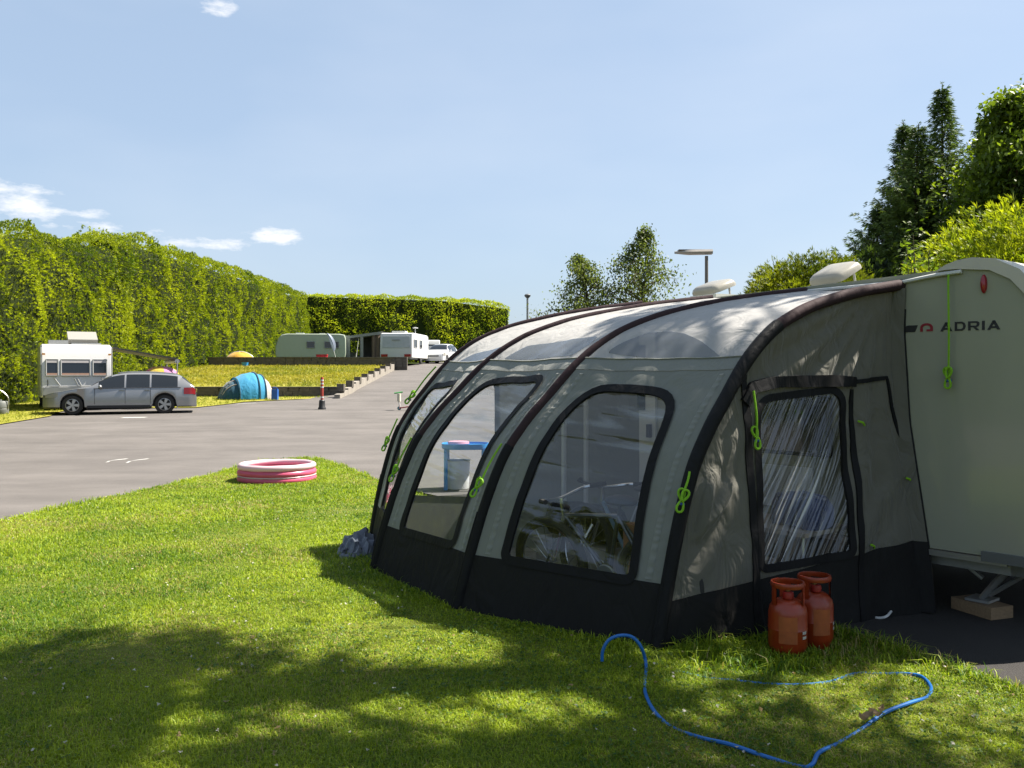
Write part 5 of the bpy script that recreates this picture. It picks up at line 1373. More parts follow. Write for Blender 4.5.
p = Vector(((275 - 512) / F * 39.5, 39.5, zb(39.5) + .03))
t = thing('water_carrier', 'upright blue water carrier standing right of the blue tent', 'water carrier', tuple(p))
MB().box(-.13, .13, -.12, .12, .0, .46, Matrix.Translation(p)).build('can', mat('blue_can', (.02, .12, .45), .45), t, smooth=False)
b = MB(); b.tube([p + Vector((-.08, 0, .46)), p + Vector((-.08, 0, .54)), p + Vector((.05, 0, .54)), p + Vector((.05, 0, .46))], .018, 6); b.lathe([(.03, .46), (.03, .51), (.001, .515)], 10, c=p + Vector((.1, 0, 0))); b.build('handle', mat('blue_can_handle', (.02, .10, .38), .45), t)

# red and white post
p = Vector(((322 - 512) / F * 33.5, 33.5, zt(-7, 33.5)))
t = thing('marker_post', 'slim red and white striped post standing at the foot of the ramp', 'post', tuple(p))
MB().lathe([(.001, 0), (.15, 0), (.15, .05), (.12, .09), (.11, .32), (.07, .36), (.001, .36)], 16, c=p).build('base', M_['black'], t)
Mp = mat('red_post', (.42, .05, .03), .5); 
MB().lathe([(.055, .36), (.055, 1.18), (.05, 1.2), (.001, 1.2)], 12, c=p).build('post', Mp, t)
for z in (.42, .80, .93, 1.05): MB().lathe([(.058, z), (.058, z + .06)], 12, c=p).build('band', M_['white'], t)
# child's scooter on the tarmac
p = Vector(((402 - 512) / F * 33, 33, zt(-4, 33)))
t = thing('scooter', "small child's scooter in white and red standing on the tarmac beside the awning edge", 'scooter', tuple(p))
MB().tube([p + Vector((-.08, 0, .08)), p + Vector((-.14, 0, .62))], .028, 8).build('steering_column', M_['white'], t)
MB().tube([p + Vector((-.28, -.03, .62)), p + Vector((.02, .03, .66))], .028, 8).build('handlebar', mat('green_grip', (.05, .3, .08), .5), t)
b = MB(); b.box(-.08, .42, -.06, .06, .07, .11, Matrix.Translation(p) @ Matrix.Rotation(R(-8), 4, 'Y')); b.build('deck', mat('red_deck', (.4, .03, .03), .5), t, smooth=False)
for x in (-.1, .42): MB().lathe([(.02, -.025), (.07, -.02), (.07, .02), (.02, .025)], 14, M=Matrix.Translation(p + Vector((x, 0, .07))) @ Matrix.Rotation(PI / 2, 4, 'X')).build('wheel', mat('teal_wheel', (.02, .2, .25), .5), t)
b = MB(); b.box(-.16, -.06, -.16, .16, .32, .60, Matrix.Translation(p)); b.build('basket', mat('cream_basket', (.7, .66, .5), .6), t, smooth=False)

# lamp posts
def lamp_near():
    Y = 27; p = Vector(((706.5 - 512) / F * Y, Y, .1)); top = EYE - (256 - HY) / F * Y
    t = thing('lamp_post', 'near lamp post with a long flat white head above the awning roof', 'lamp post', tuple(p))
    MB().tube([p, p + UP * (top * .3), Vector((p.x, p.y, top))], [.075, .06, .05], 12).build('pole', mat('brown_grey_pole', (.22, .19, .16), .5), t)
    b = MB(); rows = []
    for k, s in enumerate(np.linspace(0, 1, 14)):
        x = p.x - .96 + 1.12 * s; w = .17 * (math.sin(PI * min(1, max(.03, s * 2.2)) / 2) if s < .45 else 1) ; th = .06 + .07 * min(1, s * 2.5)
        w = max(w, .02)
        zc = top + .10 + .02 * s
        rows.append([Vector((x, p.y - w, zc)), Vector((x, p.y - w * .8, zc + th * .5)), Vector((x, p.y, zc + th * .62)), Vector((x, p.y + w * .8, zc + th * .5)), Vector((x, p.y + w, zc)), Vector((x, p.y + w * .8, zc - th * .5)), Vector((x, p.y, zc - th * .6)), Vector((x, p.y - w * .8, zc - th * .5)), Vector((x, p.y - w, zc))])
    b.grid(rows); b.add(rows[0][:8], [tuple(range(8))]); b.add(rows[-1][:8], [tuple(range(8))]); b.build('lamp_head', mat('pale_lamp_housing', (.58, .52, .46), .4), t)
    b = MB(); b.box(p.x - .85, p.x + .12, p.y - .11, p.y + .11, top + .15, top + .185); b.build('top_cover', mat('brown_cover', (.2, .15, .12), .5), t, smooth=False)
lamp_near()
Y = 62; p = Vector(((527.5 - 512) / F * Y, Y, 1.6)); top = EYE - (298 - HY) / F * Y
t = thing('lamp_post', 'distant slim lamp post with a small lantern, seen over the far end of the awning', 'lamp post', tuple(p))
MB().tube([p, Vector((p.x, p.y, top))], [.09, .07], 10).build('pole', M_['steel'], t)
MB().lathe([(.001, 0), (.10, 0), (.21, .12), (.22, .2), (.15, .27), (.001, .3)], 14, c=(p.x, p.y, top)).build('lantern', mat('grey_lantern', (.12, .13, .14), .4), t)
# ------------------------------------------------------------------ hedges and trees
M_['leaf'] = leaf_mat('hedge_foliage', .5, .45)
M_['needle'] = leaf_mat('conifer_foliage', .55, .2)
M_['blade'] = leaf_mat('grass_blades', .5, .42, .25)
M_['bark'] = mat('bark', (.10, .075, .05), .9, .2, var=.4, vscale=8, stretch=(1, 1, .25), bump=.8, bscale=20)
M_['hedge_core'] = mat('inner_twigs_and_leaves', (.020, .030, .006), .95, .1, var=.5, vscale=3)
def nz3(P, s, o=0): return np.array([noise.noise(Vector((p[0] * s + o, p[1] * s, p[2] * s))) for p in P])

def hedge(name, label, path, thick, zfun, dens, size, ca, cb, round_top=.8, lump=.35, ends=True, cut=None, core=.5):
    """clipped hedge: path of (x, y), zfun(y)->(z0, z1); the visible side is to the right of the path"""
    path = [Vector(p) for p in path]
    t = thing(name, label, 'hedge', (path[0].x, path[0].y, zfun(path[0])[0]))
    segs = [(path[i], path[i + 1]) for i in range(len(path) - 1)]
    # loop around the hedge: right face, end, left face, end
    def prof(s):   # s in 0..1 over face (0 bottom right .. top .. bottom left) -> (across -.5..+.5, height 0..1)
        if s < .44: return .5, s / .44
        if s < .56: return .5 - (s - .44) / .12, 1
        return -.5, (1 - s) / .44
    P, Nn = [], []
    L_ = sum((b - a).length for a, b in segs)
    for a, b in segs:
        d = (b - a).normalized(); rt = Vector((d.y, -d.x)); ln = (b - a).length
        n = int(ln * 1.0)
        h = zfun(a.lerp(b, .5)); H = h[1] - h[0]
        cnt = int(ln * H * dens)
        tt = rng.uniform(0, 1, cnt); hh = rng.uniform(0, 1, cnt)
        for u, v in zip(tt, hh):
            q = a.lerp(b, u); z0, z1 = zfun(q); r = v ** .9
            inset = round_top * max(0, (r - .86) / .14) ** 2
            P.append((q.x + rt.x * (thick / 2 - inset), q.y + rt.y * (thick / 2 - inset), z0 + (z1 - z0) * r)); Nn.append((rt.x, rt.y, .15 + .9 * max(0, (r - .85) / .15)))
        cnt = int(ln * thick * dens)
        for _ in range(cnt):
            u, w = random.random(), random.uniform(-.5, .5); q = a.lerp(b, u); z0, z1 = zfun(q)
            P.append((q.x + rt.x * w * thick, q.y + rt.y * w * thick, z1 - round_top * .5 * (2 * abs(w)) ** 6)); Nn.append((rt.x * w, rt.y * w, 1))
    if ends:
        for (e, d) in ((path[0], (path[0] - path[1]).normalized()), (path[-1], (path[-1] - path[-2]).normalized())):
            rt = Vector((d.y, -d.x)); z0, z1 = zfun(e); cnt = int(thick * (z1 - z0) * dens)
            for _ in range(cnt):
                w, v = random.uniform(-.5, .5), random.random()
                bul = .5 * (1 - (2 * w) ** 2)
                P.append((e.x + rt.x * w * thick + d.x * bul, e.y + rt.y * w * thick + d.y * bul, z0 + (z1 - z0) * v)); Nn.append((d.x + rt.x * w, d.y + rt.y * w, .2 + (.8 if v > .85 else 0)))
    P = np.array(P); Nn = unit(np.array(Nn))
    lp = nz3(P, .45) * lump * 1.6 + nz3(P, 1.3, 7) * lump * .9
    P = P + Nn * (lp + rng.uniform(-.25, .12, len(P)) * size * 2)[:, None]
    D = unit(Nn * .75 + np.array([0, 0, .75]) + rng.normal(size=P.shape) * .38)
    tone = np.clip(.5 + nz3(P, .35, 31) * .55 + nz3(P, 1.7, 13) * .45 + rng.normal(size=len(P)) * .22, 0, 1)
    cols = mixc(cb, ca, tone)
    me = fast_mesh('sprays', *sprays(P, D, np.full(len(P), size) * rng.uniform(.7, 1.25, len(P)), cols, nleaf=6, spread=.75, aspect=.27), m=M_['leaf'])
    link('foliage', me, t)
    # inner mass
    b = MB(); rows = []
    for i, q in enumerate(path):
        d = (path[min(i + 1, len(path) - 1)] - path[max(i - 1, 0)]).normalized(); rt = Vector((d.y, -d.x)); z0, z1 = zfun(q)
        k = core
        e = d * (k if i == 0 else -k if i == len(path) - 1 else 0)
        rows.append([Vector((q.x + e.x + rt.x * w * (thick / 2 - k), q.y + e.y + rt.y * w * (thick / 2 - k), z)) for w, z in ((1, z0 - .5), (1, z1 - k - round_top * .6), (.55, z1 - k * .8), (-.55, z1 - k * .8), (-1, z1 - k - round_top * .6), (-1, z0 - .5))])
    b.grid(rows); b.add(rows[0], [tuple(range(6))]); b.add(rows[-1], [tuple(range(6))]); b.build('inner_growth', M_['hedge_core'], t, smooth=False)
    return t
GOLD, DEEP = (.50, .56, .024), (.09, .155, .013)
def lin(*pts):
    ys = [p[0] for p in pts]; z0 = [p[1] for p in pts]; z1 = [p[2] for p in pts]
    return lambda q: (float(np.interp(q.y, ys, z0)), float(np.interp(q.y, ys, z1)))
hedge('clipped_hedge', 'tall golden green hedge at the far left behind the white caravan and silver car', [(-22.4, -8), (-22.2, 8), (-21.9, 22), (-21.7, 30), (-21.4, 38), (-21.1, 46.3)], 3.2, lin((-8, -.1, 6.6), (22, .1, 7.1), (35, .35, 7.5), (46, .7, 8.4)), 110, .155, GOLD, DEEP, lump=.4)
hedge('clipped_hedge', 'longest golden green hedge, running uphill beside the grass bank to the caravans', [(-21.6, 46.8), (-21.3, 54), (-21.1, 62), (-20.9, 72), (-20.9, 85.5)], 3.0, lin((46, .8, 9.0), (58, 1.6, 9.05), (85, 2.5, 9.1)), 85, .175, GOLD, DEEP, lump=.4)
hedge('clipped_hedge', 'dark green hedge across the back, behind the caravans and the white car', [(-22, 92.5), (-14, 97), (-8, 101), (-1.2, 106)], 3.0, lambda q: (2.5, float(np.interp(q.x, [-22, -8, -3, -1.2], [9.5, 9.7, 9.8, 9.2]))), 60, .22, (.66, .70, .045), (.24, .34, .03), lump=.3, core=.12, round_top=.1)

def cone_shrub(name, label, c, rx, ry, z0, z1, n, size, ca, cb, cat='bush', flat=1.6, up=.7, nleaf=7, aspect=.25, lump=.2, spread=.8):
    t = thing(name, label, cat, (c[0], c[1], z0))
    u = rand_unit(n * 2); u = u[u[:, 2] > -.35][:n]; n = len(u)
    r = 1 + nz3(u, 2.2, c[0]) * lump + nz3(u, 5., c[0]) * lump * .6 + rng.uniform(-.22, .03, n)
    sq = np.sign(u) * np.abs(u) ** (1 / flat) if flat != 1 else u
    sq = u / np.maximum((np.abs(u) ** flat).sum(1, keepdims=True) ** (1 / flat), 1e-6)
    P = np.array([c[0], c[1], z0]) + np.stack([sq[:, 0] * rx * r, sq[:, 1] * ry * r, (sq[:, 2] * .74 + .26) * (z1 - z0) * r], 1)
    D = unit(u * np.array([1, 1, .6]) + np.array([0, 0, up]) + rng.normal(size=u.shape) * .3)
    tone = np.clip(.5 + nz3(P, 1.1, 3) * .7 + rng.normal(size=n) * .2, 0, 1)
    me = fast_mesh('sprays', *sprays(P, D, size * rng.uniform(.7, 1.3, n), mixc(cb, ca, tone), nleaf=nleaf, spread=spread, aspect=aspect), m=M_['leaf'])
    link('foliage', me, t)
    b = MB(); rows = []
    for q in np.linspace(-.1, 1, 9):
        hh = max(0, 1 - q ** 2.6) ** .5 if q > 0 else 1
        rows.append([Vector((c[0] + rx * .74 * hh * math.cos(a), c[1] + ry * .74 * hh * math.sin(a), z0 + (z1 - z0) * .86 * q)) for a in np.linspace(0, 2 * PI, 17)])
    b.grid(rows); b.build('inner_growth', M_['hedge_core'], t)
    MB().tube([(c[0], c[1], z0 - .4), (c[0], c[1], z0 + (z1 - z0) * .5)], [.12, .06], 8).build('stem', M_['bark'], t)
    return t
cone_shrub('rounded_conifer_bush', 'round bright green conifer bush peeping over the awning roof', (7.35, 22, 0), 1.9, 1.7, .3, 4.4, 36000, .15, (.30, .32, .018), (.07, .11, .010), flat=2.4, lump=.10, up=.5, aspect=.13, spread=.6)
cone_shrub('golden_conifer_bush', 'bright yellow green feathery conifer bush behind the nearest caravan roof', (9.7, 15.5, 0), 2.9, 1.8, .3, 4.45, 22000, .19, (.48, .52, .02), (.14, .22, .015), flat=2.2, up=.5, nleaf=8, aspect=.12, lump=.2, spread=.6)
# loose young shrub in front of it
t = thing('young_shrub', 'small loose light green shrub left of the golden conifer bush', 'shrub', (6.55, 14.6, .0))
P = []; b = MB()
for k in range(14):
    a = random.uniform(0, 2 * PI); e = Vector((6.62 + .28 * math.cos(a), 14.6 + .3 * math.sin(a), random.uniform(2.5, 3.95)))
    s = Vector((6.7, 14.6, .0)); pts = [s, s.lerp(e, .5) + Vector((0, 0, .3)), e]; b.tube(pts, [.02, .012, .005], 5)
    for q in np.linspace(.35, 1, 22):
        P.append(s.lerp(e, q) + Vector((random.gauss(0, .07), random.gauss(0, .07), random.gauss(.1, .07))))
b.build('stem', M_['bark'], t)
P = np.array(P); n = len(P)
P = np.repeat(P, 3, 0) + rng.normal(size=(n * 3, 3)) * .05; n = len(P); D = rand_unit(n) * np.array([1, 1, .5]) + np.array([0, 0, .3]); D = unit(D); Wv = unit(np.cross(D, rand_unit(n)))
link('foliage', fast_mesh('leaves', *leaf_quads(P, D, Wv, rng.uniform(.07, .12, n), .055, mixc((.09, .16, .015), (.22, .30, .03), rng.uniform(0, 1, n))), m=M_['leaf']), t)

def conifer(name, label, x, y, z0, H, rad, ca, cb, seed, group=None, dens=1.0):
    """spruce: whorls of drooping branches that carry short twigs"""
    rs = np.random.default_rng(seed); t = thing(name, label, 'tree', (x, y, z0), group)
    lean = rs.normal(size=2) * .012
    ax = lambda z: np.array([x + lean[0] * z, y + lean[1] * z, z0 + z])
    P, D, Sz = [], [], []; lb = MB(); lb.tube([tuple(ax(z)) for z in np.linspace(-.3, H, 14)], list(np.linspace(.17, .012, 14)), 9); z = H * .06
    while z < H * .985:
        f = z / H; ln0 = rad * 1.3 * (1 - f) ** 1.35 * (.85 + .3 * rs.random()) + .05
        nb = int(rs.integers(5, 9)); a0 = rs.random() * 6.3
        for k in range(nb):
            a = a0 + 2 * PI * k / nb + rs.normal() * .25; ln = ln0 * rs.uniform(.55, 1.2)
            hd = np.array([math.cos(a), math.sin(a), 0]); rise = .25 - .7 * (1 - f) * .6
            pts = []
            m = max(4, int(ln / .13))
            for q in np.linspace(0, 1, m):
                p = ax(z) + hd * ln * q + np.array([0, 0, ln * (rise * q + .28 * q * q - .12 * math.sin(PI * q))]); pts.append(p)
                if q > .15:
                    for sgn in (-1, 1, 0):
                        sd = np.array([-hd[1], hd[0], 0]) * sgn
                        for _ in range(2):
                            P.append(p + rs.normal(size=3) * .05); D.append(hd * .7 + sd * .75 + np.array([0, 0, -.12 + .35 * rs.random() - .1])); Sz.append((.18 + .22 * (1 - q) * min(1, ln)) * rs.uniform(.7, 1.3))
            lb.tube([tuple(p) for p in pts], list(np.linspace(.025 * (1 - f) + .008, .004, m)), 4, caps=False)
        z += .17 + .17 * (1 - f)
    for q in np.linspace(.9, 1.0, 12):
        for k in range(4): P.append(ax(H * q)); D.append(np.array([rs.normal() * .6, rs.normal() * .6, .8])); Sz.append(.12 + .1 * (1 - q))
    lb.build('trunk', M_['bark'], t)
    P = np.array(P); D = unit(np.array(D)); n = len(P); tone = np.clip(.45 + nz3(P, .8, seed) * .6 + rs.normal(size=n) * .2, 0, 1)
    link('crown', fast_mesh('needles', *sprays(P, D, np.array(Sz), mixc(cb, ca, tone), nleaf=5, spread=.6, aspect=.15, droop=.1), m=M_['needle']), t)
    return t
CA, CB = (.21, .30, .07), (.055, .10, .028)
conifer('spruce_tree', 'dark spruce at the left of the group behind the caravan, shorter than its neighbour', 12.3, 28, .2, 9.15, 4.1, CA, CB, 3, 'dark spruces behind the caravan')
conifer('spruce_tree', 'tallest dark spruce with a thin bare spike behind the caravan', 13.55, 28.3, .2, 10.5, 4.0, CA, CB, 5, 'dark spruces behind the caravan')
conifer('spruce_tree', 'dark spruce crowded between the two tall spikes behind the caravan', 13.0, 29.6, .2, 9.7, 3.6, CA, CB, 8, 'dark spruces behind the caravan')
conifer('spruce_tree', 'lowest dark spruce, at the outer left foot of the group of spruces', 11.7, 29, .2, 6.9, 2.6, CA, CB, 14, 'dark spruces behind the caravan')
conifer('spruce_tree', 'dark spruce standing behind the broadleaf tree at the right edge', 15.6, 29.5, .2, 10.0, 3.8, CA, CB, 9, 'dark spruces behind the caravan')

def broadleaf(name, label, x, y, z0, H, cr, levels, leaf, nl, ca, cb, seed, squash=1., droop=0., first=.25, airy=.6, limb_up=.7, keep=None, group=None, point=0.):
    rs = random.Random(seed); nr = np.random.default_rng(seed)
    t = thing(name, label, 'tree', (x, y, z0), group); b = MB(); limbs = MB(); tips = []
    base = Vector((x, y, z0))
    trunk = [base - UP * .3] + [base + Vector((rs.gauss(0, .02) * k, rs.gauss(0, .02) * k, H * .95 * k / 8)) for k in range(1, 9)]
    b.tube(trunk, list(np.linspace(H * .02, .02, 9)), 9)
    nb = int(levels)
    for k in range(nb):
        f = first + (1 - first) * (k + .5) / nb; idx = f * 8; i = min(7, int(idx)); p = trunk[i].lerp(trunk[i + 1], idx - i)
        a = k * 2.4 + rs.uniform(-.4, .4); e = 1 - abs((f - first) / (1 - first) * 1.0)
        ln = cr * (math.sin(PI * min(1, .22 + .78 * (1 - (f - first) / (1 - first)))) ** .6) * rs.uniform(.7, 1.15) + .15
        if point: ln = cr * (1 - ((f - first) / (1 - first)) ** 1.2) ** point * rs.uniform(.55, 1.15) + .12
        d = Vector((math.cos(a), math.sin(a), limb_up * rs.uniform(.6, 1.3) - droop * .2)).normalized()
        pts = [p]
        for q in range(1, 6):
            d = (d + Vector((rs.gauss(0, .14), rs.gauss(0, .14), rs.gauss(0, .1) - droop * .16 * q))).normalized(); pts.append(pts[-1] + d * ln / 5)
        limbs.tube(pts, list(np.linspace(.045 * ln * .5 + .01, .006, 6)), 5, caps=False)
        for q in range(2 if point else 1, 6):
            for _ in range(3):
                sd = Vector((rs.gauss(0, 1), rs.gauss(0, 1), rs.gauss(.15, .6) - droop)).normalized()
                e_ = pts[q] + sd * ln * rs.uniform(.12, .34)
                limbs.tube([pts[q], e_], [.008, .003], 3, caps=False); tips.append((e_, ln)); tips.append((pts[q].lerp(e_, .5), ln))
    for q in range(5): tips.append((trunk[-1] + Vector((rs.gauss(0, .12), rs.gauss(0, .12), rs.uniform(-.3, .3))), .8))
    b.build('trunk', M_['bark'], t); limbs.build('branches', M_['bark'], t)
    T = np.array([tuple(p) for p, _ in tips]); ls = np.array([l for _, l in tips])
    P = np.repeat(T, nl, 0) + nr.normal(size=(len(T) * nl, 3)) * (airy * .2 * np.clip(np.repeat(ls, nl), .9 if point else .5, 2.2))[:, None] * np.array([1, 1, .75 + droop * .6])
    if keep is not None: P = P[keep(P)]
    n = len(P); D = unit(nr.normal(size=(n, 3)) + np.array([0, 0, -.25 - droop])); Wv = unit(np.cross(D, nr.normal(size=(n, 3)) + np.array([0, 0, .8])))
    tone = np.clip(.5 + nz3(P, .9, seed) * .7 + nr.normal(size=n) * .2, 0, 1)
    link('crown', fast_mesh('leaves', *leaf_quads(P, D, Wv, leaf * nr.uniform(.6, 1.3, n), leaf * .55, mixc(cb, ca, tone)), m=M_['leaf']), t)
    return t
broadleaf('broadleaf_tree', 'light green broadleaf tree in front of the spruces at the right edge', 14.0, 25.3, .2, 9.45, 2.7, 58, .17, 22, (.24, .32, .025), (.06, .11, .012), 21, first=.12, airy=.9, limb_up=.8, point=.6)
broadleaf('broadleaf_tree', 'green broadleaf tree leaning in past the right edge behind the spruces', 16.9, 27, .2, 9.9, 2.0, 30, .18, 24, (.2, .28, .025), (.05, .09, .012), 22, first=.12, airy=1.0)
broadleaf('birch_tree', 'smaller left birch of the pair seen above the awning roof', 4.95, 60, 1.2, 8.6, 4.2, 60, .2, 5, (.2, .25, .06), (.07, .10, .025), 31, droop=.45, first=.15, airy=.9, limb_up=.9, point=.85, group='birches beyond the awning')
broadleaf('birch_tree', 'taller right birch of the pair seen above the awning roof', 8.7, 60, 1.2, 10.5, 4.4, 70, .2, 5, (.2, .25, .06), (.07, .10, .025), 33, droop=.45, first=.15, airy=.9, limb_up=.9, point=.85, group='birches beyond the awning')
cone_shrub('conifer_bush', 'low dark conifer bush between the round bush and the spruces', (10.4, 26.5, 0), 1.3, 1.2, .2, 5.0, 1500, .3, (.07, .11, .02), (.02, .04, .01), flat=2.)

# ------------------------------------------------------------------ big tree just outside the frame; its shade falls on the lawn
shade = [(70, 668, 95, 34, 1.0), (190, 664, 100, 24, .9), (300, 684, 90, 22, .9), (60, 720, 80, 40, 1.0), (165, 697, 70, 18, .7), (35, 758, 70, 22, .9), (425, 688, 75, 15, .6), (520, 668, 70, 24, .8), (395, 765, 85, 10, .8), (510, 756, 55, 15, .7), (590, 738, 40, 9, .5), (640, 705, 50, 12, .6), (250, 766, 60, 7, .8),
         (775, 715, 35, 8, .5), (620, 672, 50, 12, .5), (735, 690, 40, 7, .4), (705, 655, 70, 10, .9), (800, 662, 80, 12, .9), (895, 660, 55, 10, .8)]
tk = Vector((6.7, 5.2, 0))
t = thing('shade_tree', 'tall leafy tree right of the caravan, casting dappled shade on the lawn', 'tree', tuple(tk))
lobes = []; Pl = []
for (px, py, rx, ry, dn) in shade:
    L0 = random.uniform(5.4, 6.8)
    n = int(rx * ry * .36 * dn) + 150
    for _ in range(n):
        a, r = random.uniform(0, 2 * PI), math.sqrt(random.random()) * (1 + .25 * noise.noise(Vector((px, py, 0)) * .1))
        q = gp(px + rx * r * math.cos(a), py + ry * r * math.sin(a))
        if noise.noise(Vector((q.x * 2.1, q.y * 2.1, 4))) + .5 * noise.noise(Vector((q.x * 5.5, q.y * 5.5, 8))) < -.12: continue
        ln = L0 + random.uniform(-.5, .5)
        Pl.append(tuple(q + S * (ln / math.cos(SUN_EL)) + Vector((random.gauss(0, .05), random.gauss(0, .05), 0))))
    lobes.append(gp(px, py) + S * (L0 / math.cos(SUN_EL)))
# more crown towards the trunk
for k in range(22):
    a = random.uniform(0, 2 * PI); c = Vector((6.6 + random.gauss(0, 1.0), 5.0 + random.gauss(0, .9), random.uniform(8, 12.5)))
    lobes.append(c)
    for _ in range(420): Pl.append(tuple(c + Vector((random.gauss(0, .5), random.gauss(0, .5), random.gauss(0, .35)))))
# a few sprigs that dapple the awning roof
for (x, y, z) in ((680, 318, 0), (735, 318, 0), (770, 335, 0), (640, 340, 0), (655, 352, 0)):
    Y = 6.9; q = at(x, y, Y) ; c = q + S * (5.0 / math.cos(SUN_EL)); lobes.append(c)
    for _ in range(330): Pl.append(tuple(c + Vector((random.gauss(0, .22), random.gauss(0, .22), random.gauss(0, .15)))))
Pl = np.array(Pl)
px_ = 512 + F * Pl[:, 0] / Pl[:, 1]; py_ = HY - F * (Pl[:, 2] - EYE) / Pl[:, 1]
Pl = Pl[(py_ < -14) | (px_ > 1040)]
n = len(Pl); D = unit(rng.normal(size=(n, 3)) + np.array([0, 0, -.3])); Wv = unit(np.cross(D, rng.normal(size=(n, 3)) * .6 + np.array([0, 0, 1.])))
link('crown', fast_mesh('leaves', *leaf_quads(Pl, D, Wv, rng.uniform(.10, .17, n), .085, mixc((.03, .06, .01), (.09, .15, .02), rng.uniform(0, 1, n))), m=M_['leaf']), t)
b = MB(); b.tube([tk - UP * .3, tk + Vector((0, 0, 3)), tk + Vector((-.2, -.2, 7)), tk + Vector((-.3, -.4, 12))], [.3, .25, .17, .05], 12); b.build('trunk', M_['bark'], t)
b = MB()
for c in lobes:
    s = tk + Vector((-.1, -.1, min(10, max(4.2, c.z - 1.6)))); m_ = s.lerp(c, .5) + UP * .5
    ok = True
    for q in (s.lerp(c, .75), m_, c):
        if q.y > .2 and HY - F * (q.z - EYE) / q.y > -8 and 512 + F * q.x / q.y < 1034: ok = False
    if not ok: m_ = m_ + UP * 1.2
    b.tube(spline([s, m_, c], 5), list(np.linspace(.07, .012, 11)), 6, caps=False)
b.build('branches', M_['bark'], t)

# ------------------------------------------------------------------ grass
LP = np.array(LAWN)
def inside_np(P, poly):
    c = np.zeros(len(P), bool); j = len(poly) - 1
    for i in range(len(poly)):
        a, b_ = poly[i], poly[j]
        with np.errstate(divide='ignore', invalid='ignore'):
            c ^= ((a[1] > P[:, 1]) != (b_[1] > P[:, 1])) & (P[:, 0] < (b_[0] - a[0]) * (P[:, 1] - a[1]) / (b_[1] - a[1]) + a[0])
        j = i
    return c
awn_poly = np.array([tuple(BASE[1].xy), tuple((BASE[2]).xy), tuple(BASE[3].xy), tuple(BASE[4].xy), tuple(cv(0, 0, 0).xy), tuple(cv(5, 0, 0).xy)])
def scatter(y0, y1, dens, margin=1.0):
    xm = .60 * y1 + margin; n = int(2 * xm * (y1 - y0) * dens)
    P = np.stack([rng.uniform(-xm, xm, n), rng.uniform(y0, y1, n)], 1)
    P = P[np.abs(P[:, 0]) < .60 * P[:, 1] + margin]
    P = P[inside_np(P, LP)]; P = P[~inside_np(P, awn_poly)]
    return P
zl = np.array
def fast_noise(P, s, seed):
    """smooth value noise on a grid, vectorised"""
    r = np.random.default_rng(seed); G = r.uniform(-1, 1, (64, 64)); q = P * s; i = np.floor(q).astype(int); f = q - i; f = f * f * (3 - 2 * f)
    g = lambda a, b: G[(i[:, 0] + a) % 64, (i[:, 1] + b) % 64]
    return (g(0, 0) * (1 - f[:, 0]) + g(1, 0) * f[:, 0]) * (1 - f[:, 1]) + (g(0, 1) * (1 - f[:, 0]) + g(1, 1) * f[:, 0]) * f[:, 1]
def blades(P, hmin, hmax, wid, extra_h=None):
    n = len(P); a = rng.uniform(0, 2 * PI, n); h = rng.uniform(hmin, hmax, n)
    h = h * (1 + .35 * fast_noise(P, 1.3, 5) + .25 * fast_noise(P, 4.2, 6))
    if extra_h is not None: h = h * extra_h
    lean = rng.uniform(.25, 1.6, n); hd = np.stack([np.cos(a), np.sin(a), np.zeros(n)], 1)
    fa = a + PI / 2 + rng.normal(size=n) * .5; w = np.stack([np.cos(fa), np.sin(fa), np.zeros(n)], 1) * (wid * rng.uniform(.7, 1.3, n))[:, None] * .5
    zg = np.interp(P[:, 1], [0, 14, 24], [0, 0, .12]) + .012
    b0 = np.stack([P[:, 0], P[:, 1], zg], 1); up = np.array([0, 0, 1.])
    m = b0 + up * (h * .6)[:, None] + hd * (h * .28 * lean)[:, None]; tip = b0 + up * (h * (1.08 - .42 * lean))[:, None] + hd * (h * .95 * lean)[:, None]
    V = np.stack([b0 - w, b0 + w, m + w * .8, m - w * .8, tip], 1).reshape(-1, 3)
    q = np.arange(n)[:, None] * 5 + np.array([0, 1, 2, 3]); tr = np.arange(n)[:, None] * 5 + np.array([3, 2, 4])
    big = fast_noise(P, .55, 8) * .5 + fast_noise(P, 1.6, 9) * .35 + fast_noise(P, 5, 10) * .25
    tone = np.clip(.5 + big * .6 + rng.normal(size=n) * .30, 0, 1)
    col = mixc((.075, .18, .010), (.45, .545, .034), tone)
    dry = rng.random(n) < np.clip(.03 + .34 * fast_noise(P, .9, 12) + .2 * fast_noise(P, 2.6, 13) - .06, .02, .5); col[dry] = np.array((.48, .40, .16)) * rng.uniform(.7, 1.1, (dry.sum(), 1))
    # a worn yellow patch
    return V, q, tr, np.repeat(col, 5, 0)
parts = []
for (y0, y1, d, h0, h1, w) in ((2.2, 3.6, 1500, .03, .055, .005), (3.6, 5.2, 14500, .016, .038, .0042), (5.2, 7.2, 9500, .016, .040, .005), (7.2, 10, 5200, .02, .045, .0066), (10, 17.4, 2700, .025, .05, .0095)):
    parts.append(blades(scatter(y0, y1, d, 2.4 if y0 > 3 else 1.), h0, h1, w))
